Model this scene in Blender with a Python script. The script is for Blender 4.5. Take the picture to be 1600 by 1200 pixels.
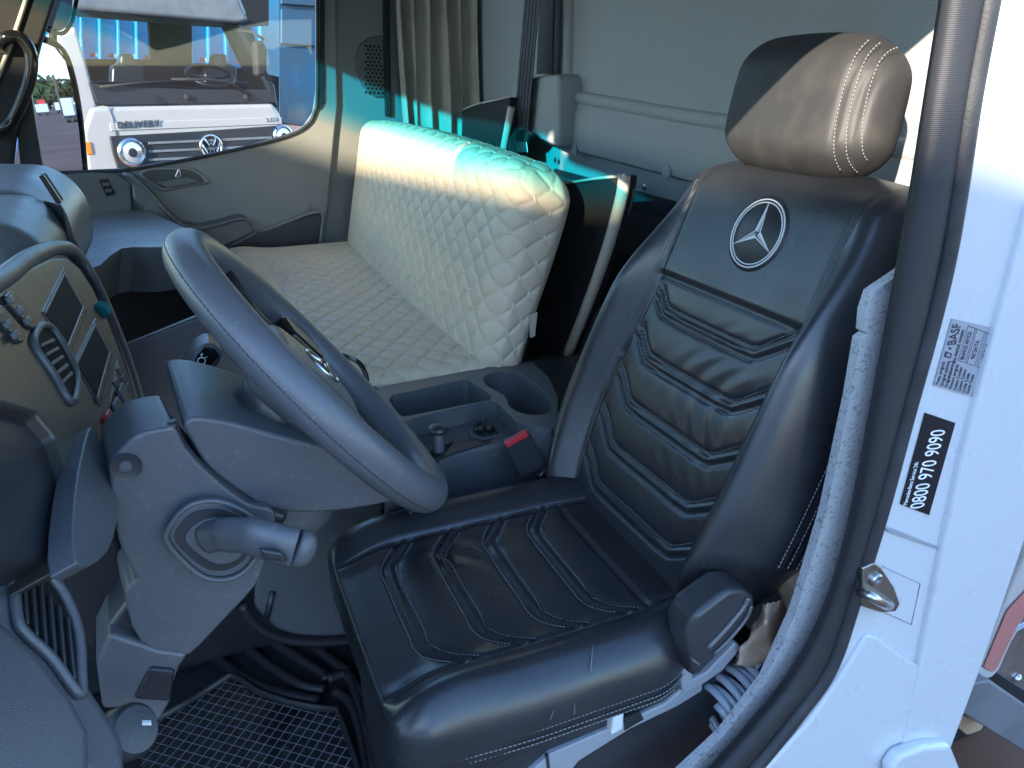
import bpy, bmesh, math, random
import numpy as np
from mathutils import Vector, Matrix

random.seed(7)
rng = np.random.default_rng(7)
scene = bpy.context.scene
for _o in list(bpy.data.objects):
    bpy.data.objects.remove(_o)
COL = scene.collection

# ---------------------------------------------------------------- camera
# World: X runs to the rear of the truck, Y across the cab to the passenger door, Z up. Metres.
FOC = 1202.0                       # focal length in pixels of a 1600 x 1200 frame
AZ, PITCH = math.radians(23.3), math.radians(22.6)
CAM = np.array([0.0, 0.0, 1.75])
FW = np.array([math.sin(AZ) * math.cos(PITCH), math.cos(AZ) * math.cos(PITCH), -math.sin(PITCH)])
RT = np.array([math.cos(AZ), -math.sin(AZ), 0.0])
UP = np.cross(RT, FW)
cam_data = bpy.data.cameras.new("camera")
cam = bpy.data.objects.new("camera", cam_data)
COL.objects.link(cam)
cam_data.sensor_width = 36.0
cam_data.lens = 36.0 * FOC / 1600.0
cam_data.clip_start = 0.02
cam_data.clip_end = 3000.0
cam.matrix_world = Matrix((
    (RT[0], UP[0], -FW[0], CAM[0]),
    (RT[1], UP[1], -FW[1], CAM[1]),
    (RT[2], UP[2], -FW[2], CAM[2]),
    (0, 0, 0, 1)))
scene.camera = cam

# ---------------------------------------------------------------- light
SUN_DIR = np.array([0.22, 0.18, -0.09]); SUN_DIR = SUN_DIR / np.linalg.norm(SUN_DIR)   # the way the light travels
world = bpy.data.worlds.new("World"); scene.world = world; world.use_nodes = True
wn = world.node_tree.nodes; wl = world.node_tree.links
bg = wn["Background"]
sky = wn.new("ShaderNodeTexSky"); sky.sky_type = 'NISHITA'; sky.sun_disc = False
sky.sun_elevation = math.asin(-SUN_DIR[2])
sky.sun_rotation = math.atan2(-SUN_DIR[0], -SUN_DIR[1])
sky.air_density = 1.0; sky.dust_density = 0.3; sky.ozone_density = 4.0
wl.new(sky.outputs[0], bg.inputs[0]); bg.inputs[1].default_value = 0.15
sun_data = bpy.data.lights.new("sun", 'SUN'); sun = bpy.data.objects.new("sun", sun_data); COL.objects.link(sun)
sun_data.energy = 3.0; sun_data.angle = math.radians(0.55); sun_data.color = (1.0, 0.90, 0.76)
sun.rotation_euler = Vector((-SUN_DIR[0], -SUN_DIR[1], -SUN_DIR[2])).to_track_quat('Z', 'Y').to_euler()
scene.view_settings.view_transform = 'Standard'
scene.view_settings.look = 'None'
scene.view_settings.exposure = 2.52
scene.view_settings.gamma = 1.0
scene.cycles.use_denoising = True
scene.cycles.max_bounces = 8
scene.cycles.diffuse_bounces = 5
scene.cycles.glossy_bounces = 4
scene.cycles.transmission_bounces = 6
scene.cycles.transparent_max_bounces = 12
scene.cycles.sample_clamp_indirect = 6.0
scene.cycles.caustics_reflective = False
scene.cycles.caustics_refractive = False

# ---------------------------------------------------------------- measuring helpers: a sight line met with a real plane
def ray(x, y): return FW + RT * (x - 800) / FOC + UP * (600 - y) / FOC
def _ax(x, y, k, v):
    d = ray(x, y); return CAM + d * (v - CAM[k]) / d[k]
def PX(x, y, v): return _ax(x, y, 0, v)
def PY(x, y, v): return _ax(x, y, 1, v)
def PZ(x, y, v): return _ax(x, y, 2, v)
def PP(x, y, A, n):
    d = ray(x, y); return CAM + d * (np.dot(np.asarray(A) - CAM, n) / np.dot(d, n))
V3 = lambda *a: np.array(a, float)
def unit(v): v = np.asarray(v, float); return v / np.linalg.norm(v)

# ---------------------------------------------------------------- materials
MAT = {}
def material(name, col, rough=0.5, metal=0.0, spec=0.5, grain=None, var=None, coat=0.0, alpha=None, trans=0.0, ior=1.45):
    m = bpy.data.materials.new(name); m.use_nodes = True
    nt = m.node_tree; b = nt.nodes["Principled BSDF"]
    b.inputs["Base Color"].default_value = (*col, 1); b.inputs["Roughness"].default_value = rough
    b.inputs["Metallic"].default_value = metal; b.inputs["Specular IOR Level"].default_value = spec
    b.inputs["Coat Weight"].default_value = coat; b.inputs["Transmission Weight"].default_value = trans
    b.inputs["IOR"].default_value = ior
    co = nt.nodes.new("ShaderNodeTexCoord")
    if var:          # (scale, amount, second colour): soft blotches of wear or speckle in the colour
        sc, lo, hi, c2 = var
        n = nt.nodes.new("ShaderNodeTexNoise"); n.inputs["Scale"].default_value = sc; n.inputs["Detail"].default_value = 4
        nt.links.new(co.outputs["Object"], n.inputs["Vector"])
        r = nt.nodes.new("ShaderNodeMapRange"); r.inputs[1].default_value = lo; r.inputs[2].default_value = hi
        nt.links.new(n.outputs[0], r.inputs[0])
        mx = nt.nodes.new("ShaderNodeMix"); mx.data_type = 'RGBA'
        mx.inputs[6].default_value = (*col, 1); mx.inputs[7].default_value = (*c2, 1)
        nt.links.new(r.outputs[0], mx.inputs[0]); nt.links.new(mx.outputs[2], b.inputs["Base Color"])
        n2 = nt.nodes.new("ShaderNodeTexNoise"); n2.inputs["Scale"].default_value = 9; n2.inputs["Detail"].default_value = 5
        nt.links.new(co.outputs["Object"], n2.inputs["Vector"])
        r2 = nt.nodes.new("ShaderNodeMapRange"); r2.inputs[1].default_value = .3; r2.inputs[2].default_value = .7
        r2.inputs[3].default_value = rough - .07; r2.inputs[4].default_value = min(1, rough + .07)
        nt.links.new(n2.outputs[0], r2.inputs[0]); nt.links.new(r2.outputs[0], b.inputs["Roughness"])
    if grain:        # (kind, scale, strength)
        kind, sc, st = grain
        if kind == 'voronoi':
            g = nt.nodes.new("ShaderNodeTexVoronoi"); g.feature = 'DISTANCE_TO_EDGE'
        else:
            g = nt.nodes.new("ShaderNodeTexNoise"); g.inputs["Detail"].default_value = 3
        g.inputs["Scale"].default_value = sc
        nt.links.new(co.outputs["Object"], g.inputs["Vector"])
        bp = nt.nodes.new("ShaderNodeBump"); bp.inputs["Strength"].default_value = st; bp.inputs["Distance"].default_value = 0.0015
        nt.links.new(g.outputs[0], bp.inputs["Height"]); nt.links.new(bp.outputs[0], b.inputs["Normal"])
    MAT[name] = m
    return m
def bsdf(m): return MAT[m].node_tree.nodes["Principled BSDF"]

material('leather_black', (.025, .027, .032), .31, spec=.85, grain=('noise', 520, .10), var=(14, .42, .68, (.031, .033, .038)))
material('leather_worn', (.031, .030, .030), .58, spec=.4, grain=('noise', 420, .12), var=(30, .45, .75, (.046, .043, .040)))
material('stitch_grey', (.22, .22, .23), .7)
material('thread_white', (.75, .75, .76), .6)
material('cream_vinyl', (.72, .60, .455), .42, spec=.45, grain=('noise', 260, .12), var=(7, .4, .7, (.68, .565, .43)))
material('cream_edge', (.58, .52, .43), .5, grain=('noise', 200, .2))
material('thread_cream', (.86, .82, .74), .6)
material('thread_dim', (.24, .22, .20), .6)
material('thread_dark', (.23, .19, .14), .7)
material('plastic_dash', (.105, .112, .125), .36, spec=.75, grain=('voronoi', 520, .22), var=(150, .60, .78, (.16, .164, .17)))
material('plastic_dark', (.038, .041, .047), .36, spec=.7, grain=('noise', 500, .15), var=(8, .4, .7, (.024, .026, .031)))
material('plastic_grey', (.115, .121, .131), .38, spec=.7, grain=('voronoi', 480, .2), var=(6, .4, .7, (.084, .089, .098)))
material('fascia_grey', (.094, .086, .075), .34, metal=.25, spec=.7, grain=('noise', 700, .08), var=(5, .4, .7, (.08, .074, .066)))
material('door_grey', (.225, .236, .248), .42, grain=('voronoi', 380, .2), var=(4, .4, .7, (.20, .21, .222)))
material('black_gloss', (.010, .010, .012), .14, spec=.5)
material('black_matte', (.018, .018, .020), .75, grain=('noise', 220, .3))
material('hollow_shade', (.006, .006, .007), .8)  # near-black for flat sheets that stand for shade inside openings
material('rubber', (.022, .023, .027), .55, grain=('noise', 350, .3), var=(20, .4, .7, (.042, .043, .048)))
material('chrome', (.78, .78, .79), .12, metal=1.0)
material('satin_metal', (.55, .55, .56), .32, metal=1.0, var=(18, .4, .7, (.42, .42, .43)))
material('steel_raw', (.42, .41, .38), .34, metal=1.0, grain=('noise', 90, .2), var=(30, .45, .7, (.30, .26, .20)))
material('white_paint', (.58, .605, .635), .28, spec=.5, coat=.3, var=(38, .62, .80, (.53, .525, .51)))
material('truck_white', (.38, .36, .36), .3, coat=.2)
material('white_plastic', (.74, .76, .78), .4)
material('seat_base_grey', (.33, .345, .37), .45, grain=('noise', 300, .15), var=(9, .4, .7, (.29, .30, .33)))
material('red_plastic', (.62, .035, .045), .38)
material('amber', (.85, .22, .03), .3)
material('teal_knob', (.02, .22, .26), .3, coat=.5)
material('brown_paper', (.46, .33, .23), .8, grain=('noise', 60, .5), var=(25, .4, .7, (.38, .265, .18)))
material('hose_grey', (.30, .34, .39), .20, coat=.3)
material('carpet_black', (.014, .014, .016), .9, grain=('noise', 400, .6))
material('mat_leather', (.028, .029, .034), .38, grain=('voronoi', 300, .4))
material('curtain_cloth', (.46, .42, .365), .85, grain=('noise', 500, .4), var=(12, .4, .7, (.40, .365, .315)))
material('belt_web', (.055, .055, .06), .6, grain=('noise', 300, .5))
material('soil', (.20, .095, .062), .95, grain=('noise', 6, .5), var=(.35, .35, .7, (.27, .15, .10)))
material('navy_paint', (.012, .07, .15), .45, var=(1.5, .4, .7, (.03, .05, .08)))
material('blue_paint', (.008, .27, .50), .35, coat=.3, var=(1.2, .4, .72, (.010, .20, .42)))
material('brown_crate', (.13, .075, .05), .7, var=(3, .4, .6, (.20, .14, .11)))
material('dark_body', (.018, .020, .026), .5)
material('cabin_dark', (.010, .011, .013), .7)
material('tree_leaf', (.045, .075, .03), .8, var=(2, .4, .7, (.09, .11, .04)))
material('bark', (.12, .09, .07), .9)
material('label_silver', (.36, .385, .44), .35, metal=.2)
material('label_black', (.008, .009, .014), .35)
material('ink', (.03, .035, .05), .5)
material('white_ink', (.86, .87, .9), .5)
material('headliner', (.66, .65, .62), .9, grain=('noise', 300, .3))
material('frame_grey', (.16, .17, .19), .5, grain=('noise', 40, .2), var=(8, .4, .7, (.12, .13, .145)))
material('red_liquid', (.80, .30, .27), .3, trans=.4)
material('clear_poly', (.80, .76, .74), .3, trans=.45)
material('glass_lamp', (.72, .74, .78), .08, metal=.6)

def speckle(name, base, spot, scale, rough=.85, thr=(.56, .62), bump=.3):
    m = material(name, base, rough)
    nt = m.node_tree; b = nt.nodes["Principled BSDF"]; co = nt.nodes.new("ShaderNodeTexCoord")
    mp = nt.nodes.new("ShaderNodeMapping"); nt.links.new(co.outputs["Object"], mp.inputs["Vector"])
    n = nt.nodes.new("ShaderNodeTexNoise"); n.inputs["Scale"].default_value = scale; n.inputs["Detail"].default_value = 2.5
    n.inputs["Distortion"].default_value = 1.4
    nt.links.new(mp.outputs[0], n.inputs["Vector"])
    r = nt.nodes.new("ShaderNodeMapRange"); r.inputs[1].default_value = thr[0]; r.inputs[2].default_value = thr[1]
    nt.links.new(n.outputs[0], r.inputs[0])
    mx = nt.nodes.new("ShaderNodeMix"); mx.data_type = 'RGBA'
    mx.inputs[6].default_value = (*base, 1); mx.inputs[7].default_value = (*spot, 1)
    nt.links.new(r.outputs[0], mx.inputs[0]); nt.links.new(mx.outputs[2], b.inputs["Base Color"])
    bp = nt.nodes.new("ShaderNodeBump"); bp.inputs["Strength"].default_value = bump; bp.inputs["Distance"].default_value = .002
    nt.links.new(n.outputs[0], bp.inputs["Height"]); nt.links.new(bp.outputs[0], b.inputs["Normal"])
speckle('wall_felt', (.37, .37, .372), (.31, .31, .312), 330)
speckle('trim_felt', (.40, .41, .42), (.22, .23, .25), 170, thr=(.57, .63))

def rib_mat():
    m = material('seal_rib', (.024, .025, .029), .5)
    nt = m.node_tree; b = nt.nodes["Principled BSDF"]; co = nt.nodes.new("ShaderNodeTexCoord")
    w = nt.nodes.new("ShaderNodeTexWave"); w.wave_type = 'BANDS'; w.bands_direction = 'Z'; w.wave_profile = 'SIN'
    w.inputs["Scale"].default_value = 190; w.inputs["Distortion"].default_value = 1.2; w.inputs["Detail Scale"].default_value = 30
    nt.links.new(co.outputs["Object"], w.inputs["Vector"])
    bp = nt.nodes.new("ShaderNodeBump"); bp.inputs["Strength"].default_value = .35; bp.inputs["Distance"].default_value = .0006
    nt.links.new(w.outputs[1], bp.inputs["Height"]); nt.links.new(bp.outputs[0], b.inputs["Normal"])
rib_mat()

def glass_mat(name, tint, ior=1.35, strip=None, lean=0.0):
    """thin pane: see-through tint plus a faint reflection; strip = (z0, z1, colour) for a tinted band towards the top edge"""
    m = bpy.data.materials.new(name); m.use_nodes = True; nt = m.node_tree; nt.nodes.clear()
    out = nt.nodes.new("ShaderNodeOutputMaterial"); tr = nt.nodes.new("ShaderNodeBsdfTransparent"); gl = nt.nodes.new("ShaderNodeBsdfGlossy")
    gl.inputs["Roughness"].default_value = .02; mix = nt.nodes.new("ShaderNodeMixShader")
    fc = nt.nodes.new("ShaderNodeLayerWeight"); fc.inputs[0].default_value = .5          # Schlick's curve from the grazing angle
    pw = nt.nodes.new("ShaderNodeMath"); pw.operation = 'POWER'; pw.inputs[1].default_value = 5; nt.links.new(fc.outputs["Facing"], pw.inputs[0])
    lw = nt.nodes.new("ShaderNodeMapRange"); lw.inputs[3].default_value = ((ior - 1) / (ior + 1)) ** 2; lw.inputs[4].default_value = .8
    nt.links.new(pw.outputs[0], lw.inputs[0])
    tr.inputs[0].default_value = (*tint, 1)
    if strip:
        co = nt.nodes.new("ShaderNodeTexCoord"); sp = nt.nodes.new("ShaderNodeSeparateXYZ"); nt.links.new(co.outputs["Object"], sp.inputs[0])
        mr = nt.nodes.new("ShaderNodeMapRange"); mr.inputs[1].default_value = strip[0]; mr.inputs[2].default_value = strip[1]
        ad = nt.nodes.new("ShaderNodeMath"); ad.operation = 'MULTIPLY_ADD'; ad.inputs[1].default_value = lean
        nt.links.new(sp.outputs[0], ad.inputs[0]); nt.links.new(sp.outputs[2], ad.inputs[2]); nt.links.new(ad.outputs[0], mr.inputs[0])
        mx = nt.nodes.new("ShaderNodeMix"); mx.data_type = 'RGBA'; mx.inputs[6].default_value = (*tint, 1); mx.inputs[7].default_value = (*strip[2], 1)
        nt.links.new(mr.outputs[0], mx.inputs[0]); nt.links.new(mx.outputs[2], tr.inputs[0])
    nt.links.new(lw.outputs[0], mix.inputs[0]); nt.links.new(tr.outputs[0], mix.inputs[1]); nt.links.new(gl.outputs[0], mix.inputs[2])
    nt.links.new(mix.outputs[0], out.inputs[0]); MAT[name] = m
glass_mat('glass_clear', (.90, .93, .92))
glass_mat('glass_dark', (.74, .80, .82), ior=1.16)
glass_mat('windshield_glass', (.93, .90, .80), strip=(2.09, 2.17, (.01, .62, .74)))

glass_mat('sun_tint_glass', (.93, .90, .80), strip=(1.80, 1.87, (.01, .62, .74)), lean=.33)  # for the added pane; its band is placed to colour the sun inside
def mirror_mat():
    m = material('mirror_silver', (.27, .34, .47), .01, metal=1.0)
mirror_mat()

# mat with a white grid print
def grid_mat():
    m = material('grid_vinyl', (.010, .011, .015), .14, spec=.6, coat=.6, var=(45, .52, .75, (.045, .043, .042)))
    nt = m.node_tree; b = nt.nodes["Principled BSDF"]; co = nt.nodes.new("ShaderNodeTexCoord")
    g = nt.nodes.new("ShaderNodeTexNoise"); g.inputs["Scale"].default_value = 9
    nt.links.new(co.outputs["Object"], g.inputs["Vector"])
    bp = nt.nodes.new("ShaderNodeBump"); bp.inputs["Strength"].default_value = .5; bp.inputs["Distance"].default_value = .01
    nt.links.new(g.outputs[0], bp.inputs["Height"]); nt.links.new(bp.outputs[0], b.inputs["Normal"])
grid_mat()

# ---------------------------------------------------------------- building helpers
def tag(o, label=None, cat=None, group=None, kind=None):
    if label: o["label"] = label
    if cat: o["category"] = cat
    if group: o["group"] = group
    if kind: o["kind"] = kind
    return o
def empty(name, loc=(0, 0, 0), label=None, cat=None, group=None):
    o = bpy.data.objects.new(name, None); COL.objects.link(o); o.location = loc
    o.empty_display_size = .05
    return tag(o, label, cat, group)
def link(o, parent):
    COL.objects.link(o)
    if parent is not None:
        o.parent = parent
        # parts are modelled in world coordinates; every parent is an unrotated, unscaled object
        pl = parent_loc(parent)
        o.matrix_parent_inverse = Matrix.Translation(-pl)
    return o
def parent_loc(p):
    l = Vector(p.location)
    if p.parent is not None:
        l = p.matrix_parent_inverse @ l
        l = l + parent_loc(p.parent)
    return l
def mesh(name, verts, faces, mat, parent=None, smooth=True, recalc=False):
    me = bpy.data.meshes.new(name)
    me.from_pydata([tuple(map(float, v)) for v in verts], [], faces)
    if recalc:
        bm = bmesh.new(); bm.from_mesh(me); bmesh.ops.recalc_face_normals(bm, faces=bm.faces[:]); bm.to_mesh(me); bm.free()
    if smooth:
        me.polygons.foreach_set("use_smooth", [True] * len(me.polygons))
    me.materials.append(MAT[mat]); me.update()
    o = bpy.data.objects.new(name, me)
    return link(o, parent)
def bevel(o, w, seg=3, angle=35):
    b = o.modifiers.new("bevel", 'BEVEL'); b.width = w; b.segments = seg; b.limit_method = 'ANGLE'; b.angle_limit = math.radians(angle)
    b.harden_normals = True
    return o
def solid(o, t, offset=-1):
    s = o.modifiers.new("solid", 'SOLIDIFY'); s.thickness = t; s.offset = offset
    return o
def subsurf(o, n=2):
    s = o.modifiers.new("sub", 'SUBSURF'); s.levels = n; s.render_levels = n
    return o
def curve_pts(pts, n=6, closed=False):
    """Catmull-Rom through the points"""
    P = [np.asarray(p, float) for p in pts]; out = []
    N = len(P); seg = N if closed else N - 1
    for i in range(seg):
        p1, p2 = P[i], P[(i + 1) % N]
        p0 = P[i - 1] if (closed or i > 0) else 2 * p1 - p2
        p3 = P[(i + 2) % N] if (closed or i + 2 < N) else 2 * p2 - p1
        for k in range(n):
            t = k / n
            out.append(.5 * ((2 * p1) + (-p0 + p2) * t + (2 * p0 - 5 * p1 + 4 * p2 - p3) * t * t + (-p0 + 3 * p1 - 3 * p2 + p3) * t ** 3))
    if not closed: out.append(P[-1])
    return out
def slab(name, pts, vec, mat, parent=None, bev=0.0, seg=3, smooth_n=0, taper=1.0):
    """closed outline (3-D points) pushed along vec into a solid with rounded edges"""
    if smooth_n: pts = curve_pts(pts, smooth_n, True)
    pts = [np.asarray(p, float) for p in pts]; vec = np.asarray(vec, float); n = len(pts)
    c = sum(pts) / n
    back = [c + (p - c) * taper + vec for p in pts]
    faces = [list(range(n)), list(range(2 * n - 1, n - 1, -1))]
    faces += [[i, i + n, (i + 1) % n + n, (i + 1) % n] for i in range(n)]
    o = mesh(name, pts + back, faces, mat, parent, smooth=bev > 0, recalc=True)
    if bev: bevel(o, bev, seg)
    return o
def box(name, lo, hi, mat, parent=None, bev=0.0, seg=2):
    x0, y0, z0 = lo; x1, y1, z1 = hi
    return slab(name, [(x0, y0, z0), (x1, y0, z0), (x1, y1, z0), (x0, y1, z0)], (0, 0, z1 - z0), mat, parent, bev, seg)
def frame_of(path, closed):
    P = np.asarray(path, float); n = len(P)
    T = np.roll(P, -1, 0) - np.roll(P, 1, 0) if closed else np.gradient(P, axis=0)
    T /= np.linalg.norm(T, axis=1)[:, None] + 1e-12
    a = V3(0, 0, 1) if abs(T[0][2]) < .9 else V3(1, 0, 0)
    N = np.zeros_like(P); N[0] = unit(np.cross(np.cross(T[0], a), T[0]))
    for i in range(1, n):
        v = N[i - 1] - T[i] * np.dot(N[i - 1], T[i]); N[i] = unit(v)
    return P, T, N, np.cross(T, N)
def tube_geo(path, r, n=12, closed=False, flat=1.0):
    P, T, N, B = frame_of(path, closed); m = len(P)
    R = np.full(m, r) if np.isscalar(r) else np.asarray(r, float)
    vs = []; fs = []
    for i in range(m):
        for k in range(n):
            a = 2 * math.pi * k / n
            vs.append(P[i] + R[i] * (math.cos(a) * N[i] + flat * math.sin(a) * B[i]))
    for i in range(m if closed else m - 1):
        j = (i + 1) % m
        for k in range(n):
            fs.append([i * n + k, i * n + (k + 1) % n, j * n + (k + 1) % n, j * n + k])
    if not closed:
        fs.append(list(range(n))[::-1]); fs.append([(m - 1) * n + k for k in range(n)])
    return vs, fs
def tube(name, path, r, mat, parent=None, n=12, closed=False, flat=1.0):
    vs, fs = tube_geo(path, r, n, closed, flat)
    return mesh(name, vs, fs, mat, parent, recalc=True)
def join_geo(parts):
    vs, fs = [], []
    for v, f in parts:
        k = len(vs); vs += list(v); fs += [[i + k for i in q] for q in f]
    return vs, fs
def lathe(name, base, axis, prof, mat, parent=None, n=32):
    """prof: (radius, height) pairs along axis from base"""
    axis = unit(axis); a = V3(0, 0, 1) if abs(axis[2]) < .9 else V3(1, 0, 0)
    e1 = unit(np.cross(axis, a)); e2 = np.cross(axis, e1); vs, fs = [], []
    for r, h in prof:
        for k in range(n):
            t = 2 * math.pi * k / n; vs.append(np.asarray(base) + axis * h + r * (math.cos(t) * e1 + math.sin(t) * e2))
    for i in range(len(prof) - 1):
        for k in range(n):
            fs.append([i * n + k, i * n + (k + 1) % n, (i + 1) * n + (k + 1) % n, (i + 1) * n + k])
    fs.append(list(range(n))[::-1]); fs.append([(len(prof) - 1) * n + k for k in range(n)])
    o = mesh(name, vs, fs, mat, parent, recalc=True)
    m = o.modifiers.new("es", 'EDGE_SPLIT'); m.split_angle = math.radians(38)
    return o
def rbox(size, r, res, k=5):
    """surface grid of a box with rounded edges, centred on the origin: (verts, faces); res = spacing of the grid"""
    h = np.asarray(size, float) / 2; r = min(r, h.min() * .999)
    ax = []
    for i in range(3):
        inner = h[i] - r; m = max(1, int(round(2 * inner / res)))
        t = np.tan(np.linspace(0, math.pi / 4, k + 1))
        ed = inner + r * t
        a = np.concatenate([-ed[::-1], np.linspace(-inner, inner, m + 1)[1:-1] if m > 1 else [], ed])
        ax.append(a)
    vid = {}; V = []; F = []
    def vert(i, j, l):
        key = (i, j, l)
        if key not in vid:
            vid[key] = len(V); V.append((ax[0][i], ax[1][j], ax[2][l]))
        return vid[key]
    n0, n1, n2 = [len(a) - 1 for a in ax]
    for s, l in ((0, 0), (1, n2)):
        for i in range(n0):
            for j in range(n1):
                q = [vert(i, j, l), vert(i + 1, j, l), vert(i + 1, j + 1, l), vert(i, j + 1, l)]; F.append(q if s else q[::-1])
    for s, j in ((0, 0), (1, n1)):
        for i in range(n0):
            for l in range(n2):
                q = [vert(i, j, l), vert(i + 1, j, l), vert(i + 1, j, l + 1), vert(i, j, l + 1)]; F.append(q[::-1] if s else q)
    for s, i in ((0, 0), (1, n0)):
        for j in range(n1):
            for l in range(n2):
                q = [vert(i, j, l), vert(i, j + 1, l), vert(i, j + 1, l + 1), vert(i, j, l + 1)]; F.append(q if s else q[::-1])
    P = np.array(V); Q = np.clip(P, -(h - r), h - r); D = P - Q
    L = np.linalg.norm(D, axis=1); L[L == 0] = 1
    return Q + D / L[:, None] * r, F, D / L[:, None]
def grid_faces(nu, nv):
    return [[i * nv + j, (i + 1) * nv + j, (i + 1) * nv + j + 1, i * nv + j + 1] for i in range(nu - 1) for j in range(nv - 1)]
def along(poly, step):
    P = np.asarray(poly, float); d = np.r_[0, np.cumsum(np.linalg.norm(np.diff(P, axis=0), axis=1))]
    s = np.arange(step / 2, d[-1], step)
    return np.stack([np.interp(s, d, P[:, i]) for i in range(P.shape[1])], 1)
def stitches(name, polys, mat, parent, step=.0042, length=.0030, rad=.0007):
    """rows of small thread loops along the given 3-D lines"""
    geo = []
    for P in polys:
        pts = along(P, step)
        if len(pts) < 2: continue
        T = np.gradient(pts, axis=0)
        for p, t in zip(pts, T):
            t = unit(t); a = np.cross(t, V3(0, 0, 1)); a = unit(a) if np.linalg.norm(a) > .05 else V3(1, 0, 0); b = np.cross(t, a)
            vs = []
            for s, rr in ((-.5, .35), (-.2, 1), (.2, 1), (.5, .35)):
                for w in ((1, 0), (0, 1), (-1, 0), (0, -1)):
                    vs.append(p + t * s * length + rad * rr * (w[0] * a + w[1] * b))
            fs = [[i * 4 + k, i * 4 + (k + 1) % 4, (i + 1) * 4 + (k + 1) % 4, (i + 1) * 4 + k] for i in range(3) for k in range(4)]
            fs += [[3, 2, 1, 0], [12, 13, 14, 15]]
            geo.append((vs, fs))
    o = mesh(name, *join_geo(geo), mat, parent); o["kind"] = "stuff"
    return o
def dist_poly(x, y, poly):
    """distance of points (x, y) to a 2-D polyline"""
    best = np.full(x.shape, 1e9)
    for (ax_, ay), (bx, by) in zip(poly[:-1], poly[1:]):
        dx, dy = bx - ax_, by - ay; L = dx * dx + dy * dy
        t = np.clip(((x - ax_) * dx + (y - ay) * dy) / L, 0, 1)
        best = np.minimum(best, np.hypot(x - ax_ - t * dx, y - ay - t * dy))
    return best
def offset2d(poly, d):
    P = np.asarray(poly, float); T = np.gradient(P, axis=0); T /= np.linalg.norm(T, axis=1)[:, None]
    return P + d * np.stack([-T[:, 1], T[:, 0]], 1)
def text(name, body, loc, right, up, size, mat, parent, align='LEFT', extrude=.0002, shear=0.0, spacing=1.0, fit=None):
    c = bpy.data.curves.new(name, 'FONT'); c.body = body; c.size = size; c.align_x = align; c.align_y = 'BOTTOM_BASELINE'
    c.extrude = extrude; c.shear = shear; c.space_character = spacing; c.materials.append(MAT[mat])
    o = bpy.data.objects.new(name, c); COL.objects.link(o)
    r, u = Vector(unit(right)), Vector(unit(up)); n = r.cross(u).normalized(); u = n.cross(r)
    m = Matrix(((r.x, u.x, n.x, loc[0]), (r.y, u.y, n.y, loc[1]), (r.z, u.z, n.z, loc[2]), (0, 0, 0, 1)))
    bpy.context.view_layer.update()
    me = bpy.data.meshes.new_from_object(o.evaluated_get(bpy.context.evaluated_depsgraph_get()))
    if fit:
        xs = [v.co.x for v in me.vertices]; me.transform(Matrix.Diagonal((fit / (max(xs) - min(xs)), 1, 1, 1)))
    me.transform(m); me.name = name; bpy.data.objects.remove(o)
    return link(bpy.data.objects.new(name, me), parent)
def soft_interp(s, xs, ys, sig=.035):
    g = np.linspace(-.3, .9, 601); v = np.interp(g, xs, ys); k = np.arange(-90, 91) * (g[1] - g[0])
    w = np.exp(-(k / sig) ** 2 / 2); w /= w.sum()
    return np.interp(s, g, np.convolve(np.pad(v, 90, mode='edge'), w, mode='valid'))
def smoothstep(a, b, x):
    t = np.clip((x - a) / (b - a), 0, 1); return t * t * (3 - 2 * t)
# ================================================================ the cab around the seats (setting)
def struct(o): o["kind"] = "structure"; return o
struct(box("cab_floor", (-1.0, .50, .56), (1.06, 2.76, .62), "carpet_black"))
struct(box("cab_roof", (-.76, .44, 2.30), (1.10, 2.80, 2.36), "headliner", bev=.02))
# rear wall: felt-covered, with a raised field, a ledge and a recess under it
wall = struct(slab("cab_rear_wall", [(1.0, .66, .62), (1.0, 2.74, .62), (1.0, 2.74, 2.30), (1.0, .66, 2.30)], (.06, 0, 0), "wall_felt"))
fld = [PX(888, -60, .992), PX(888, 60, .992), PX(887, 128, .992), PX(894, 148, .992), PX(912, 157, .992), PX(990, 170, .992), PX(1080, 186, .992)]
slab("raised_field", fld + [V3(.992, .68, 1.625), V3(.992, .68, 2.22), V3(.992, 1.93, 2.22)], (.03, 0, 0), "wall_felt", wall, .006)
prof = [(1.0, 1.668), (.984, 1.655), (.974, 1.63), (.968, 1.555), (.972, 1.535), (1.0, 1.525)]
led = slab("ledge", [V3(x, 2.06, z + .012) for x, z in prof], (0, -1.38, -.035), "wall_felt", wall, .004)
for a, b in ((1042, 268), (898, 235), (1150, 300)):
    q = PX(a, b, .969); lathe("trim_plug", q, (-1, 0, 0), [(.016, 0), (.016, .003), (.013, .005), (.002, .0052)], "wall_felt", led, 20)
blk = [(797, 135), (806, 124), (866, 116), (872, 122), (872, 232), (850, 222), (806, 200), (797, 190)]
bead = [PX(890, -60, .990), PX(890, 60, .990), PX(889, 124, .990), PX(897, 146, .990), PX(914, 154, .990), PX(990, 168, .990), PX(1080, 184, .990), V3(.990, .68, 1.63)]
tube("field_bead", curve_pts(bead, 6), .017, "wall_felt", wall, 10)
tube("outer_bead", [PX(872, -60, .992), PX(870, 60, .992), PX(868, 120, .992)], .010, "wall_felt", wall, 10)
slab("belt_housing", [PX(x, y, .925) for x, y in blk], (.08, 0, 0), "wall_felt", wall, .012)
slab("recess_panel", [V3(.990, .68, 1.16), V3(.990, 2.0, 1.16), V3(.990, 2.0, 1.478), V3(.990, .68, 1.470)], (.008, 0, 0), "plastic_dark", wall)
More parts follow.
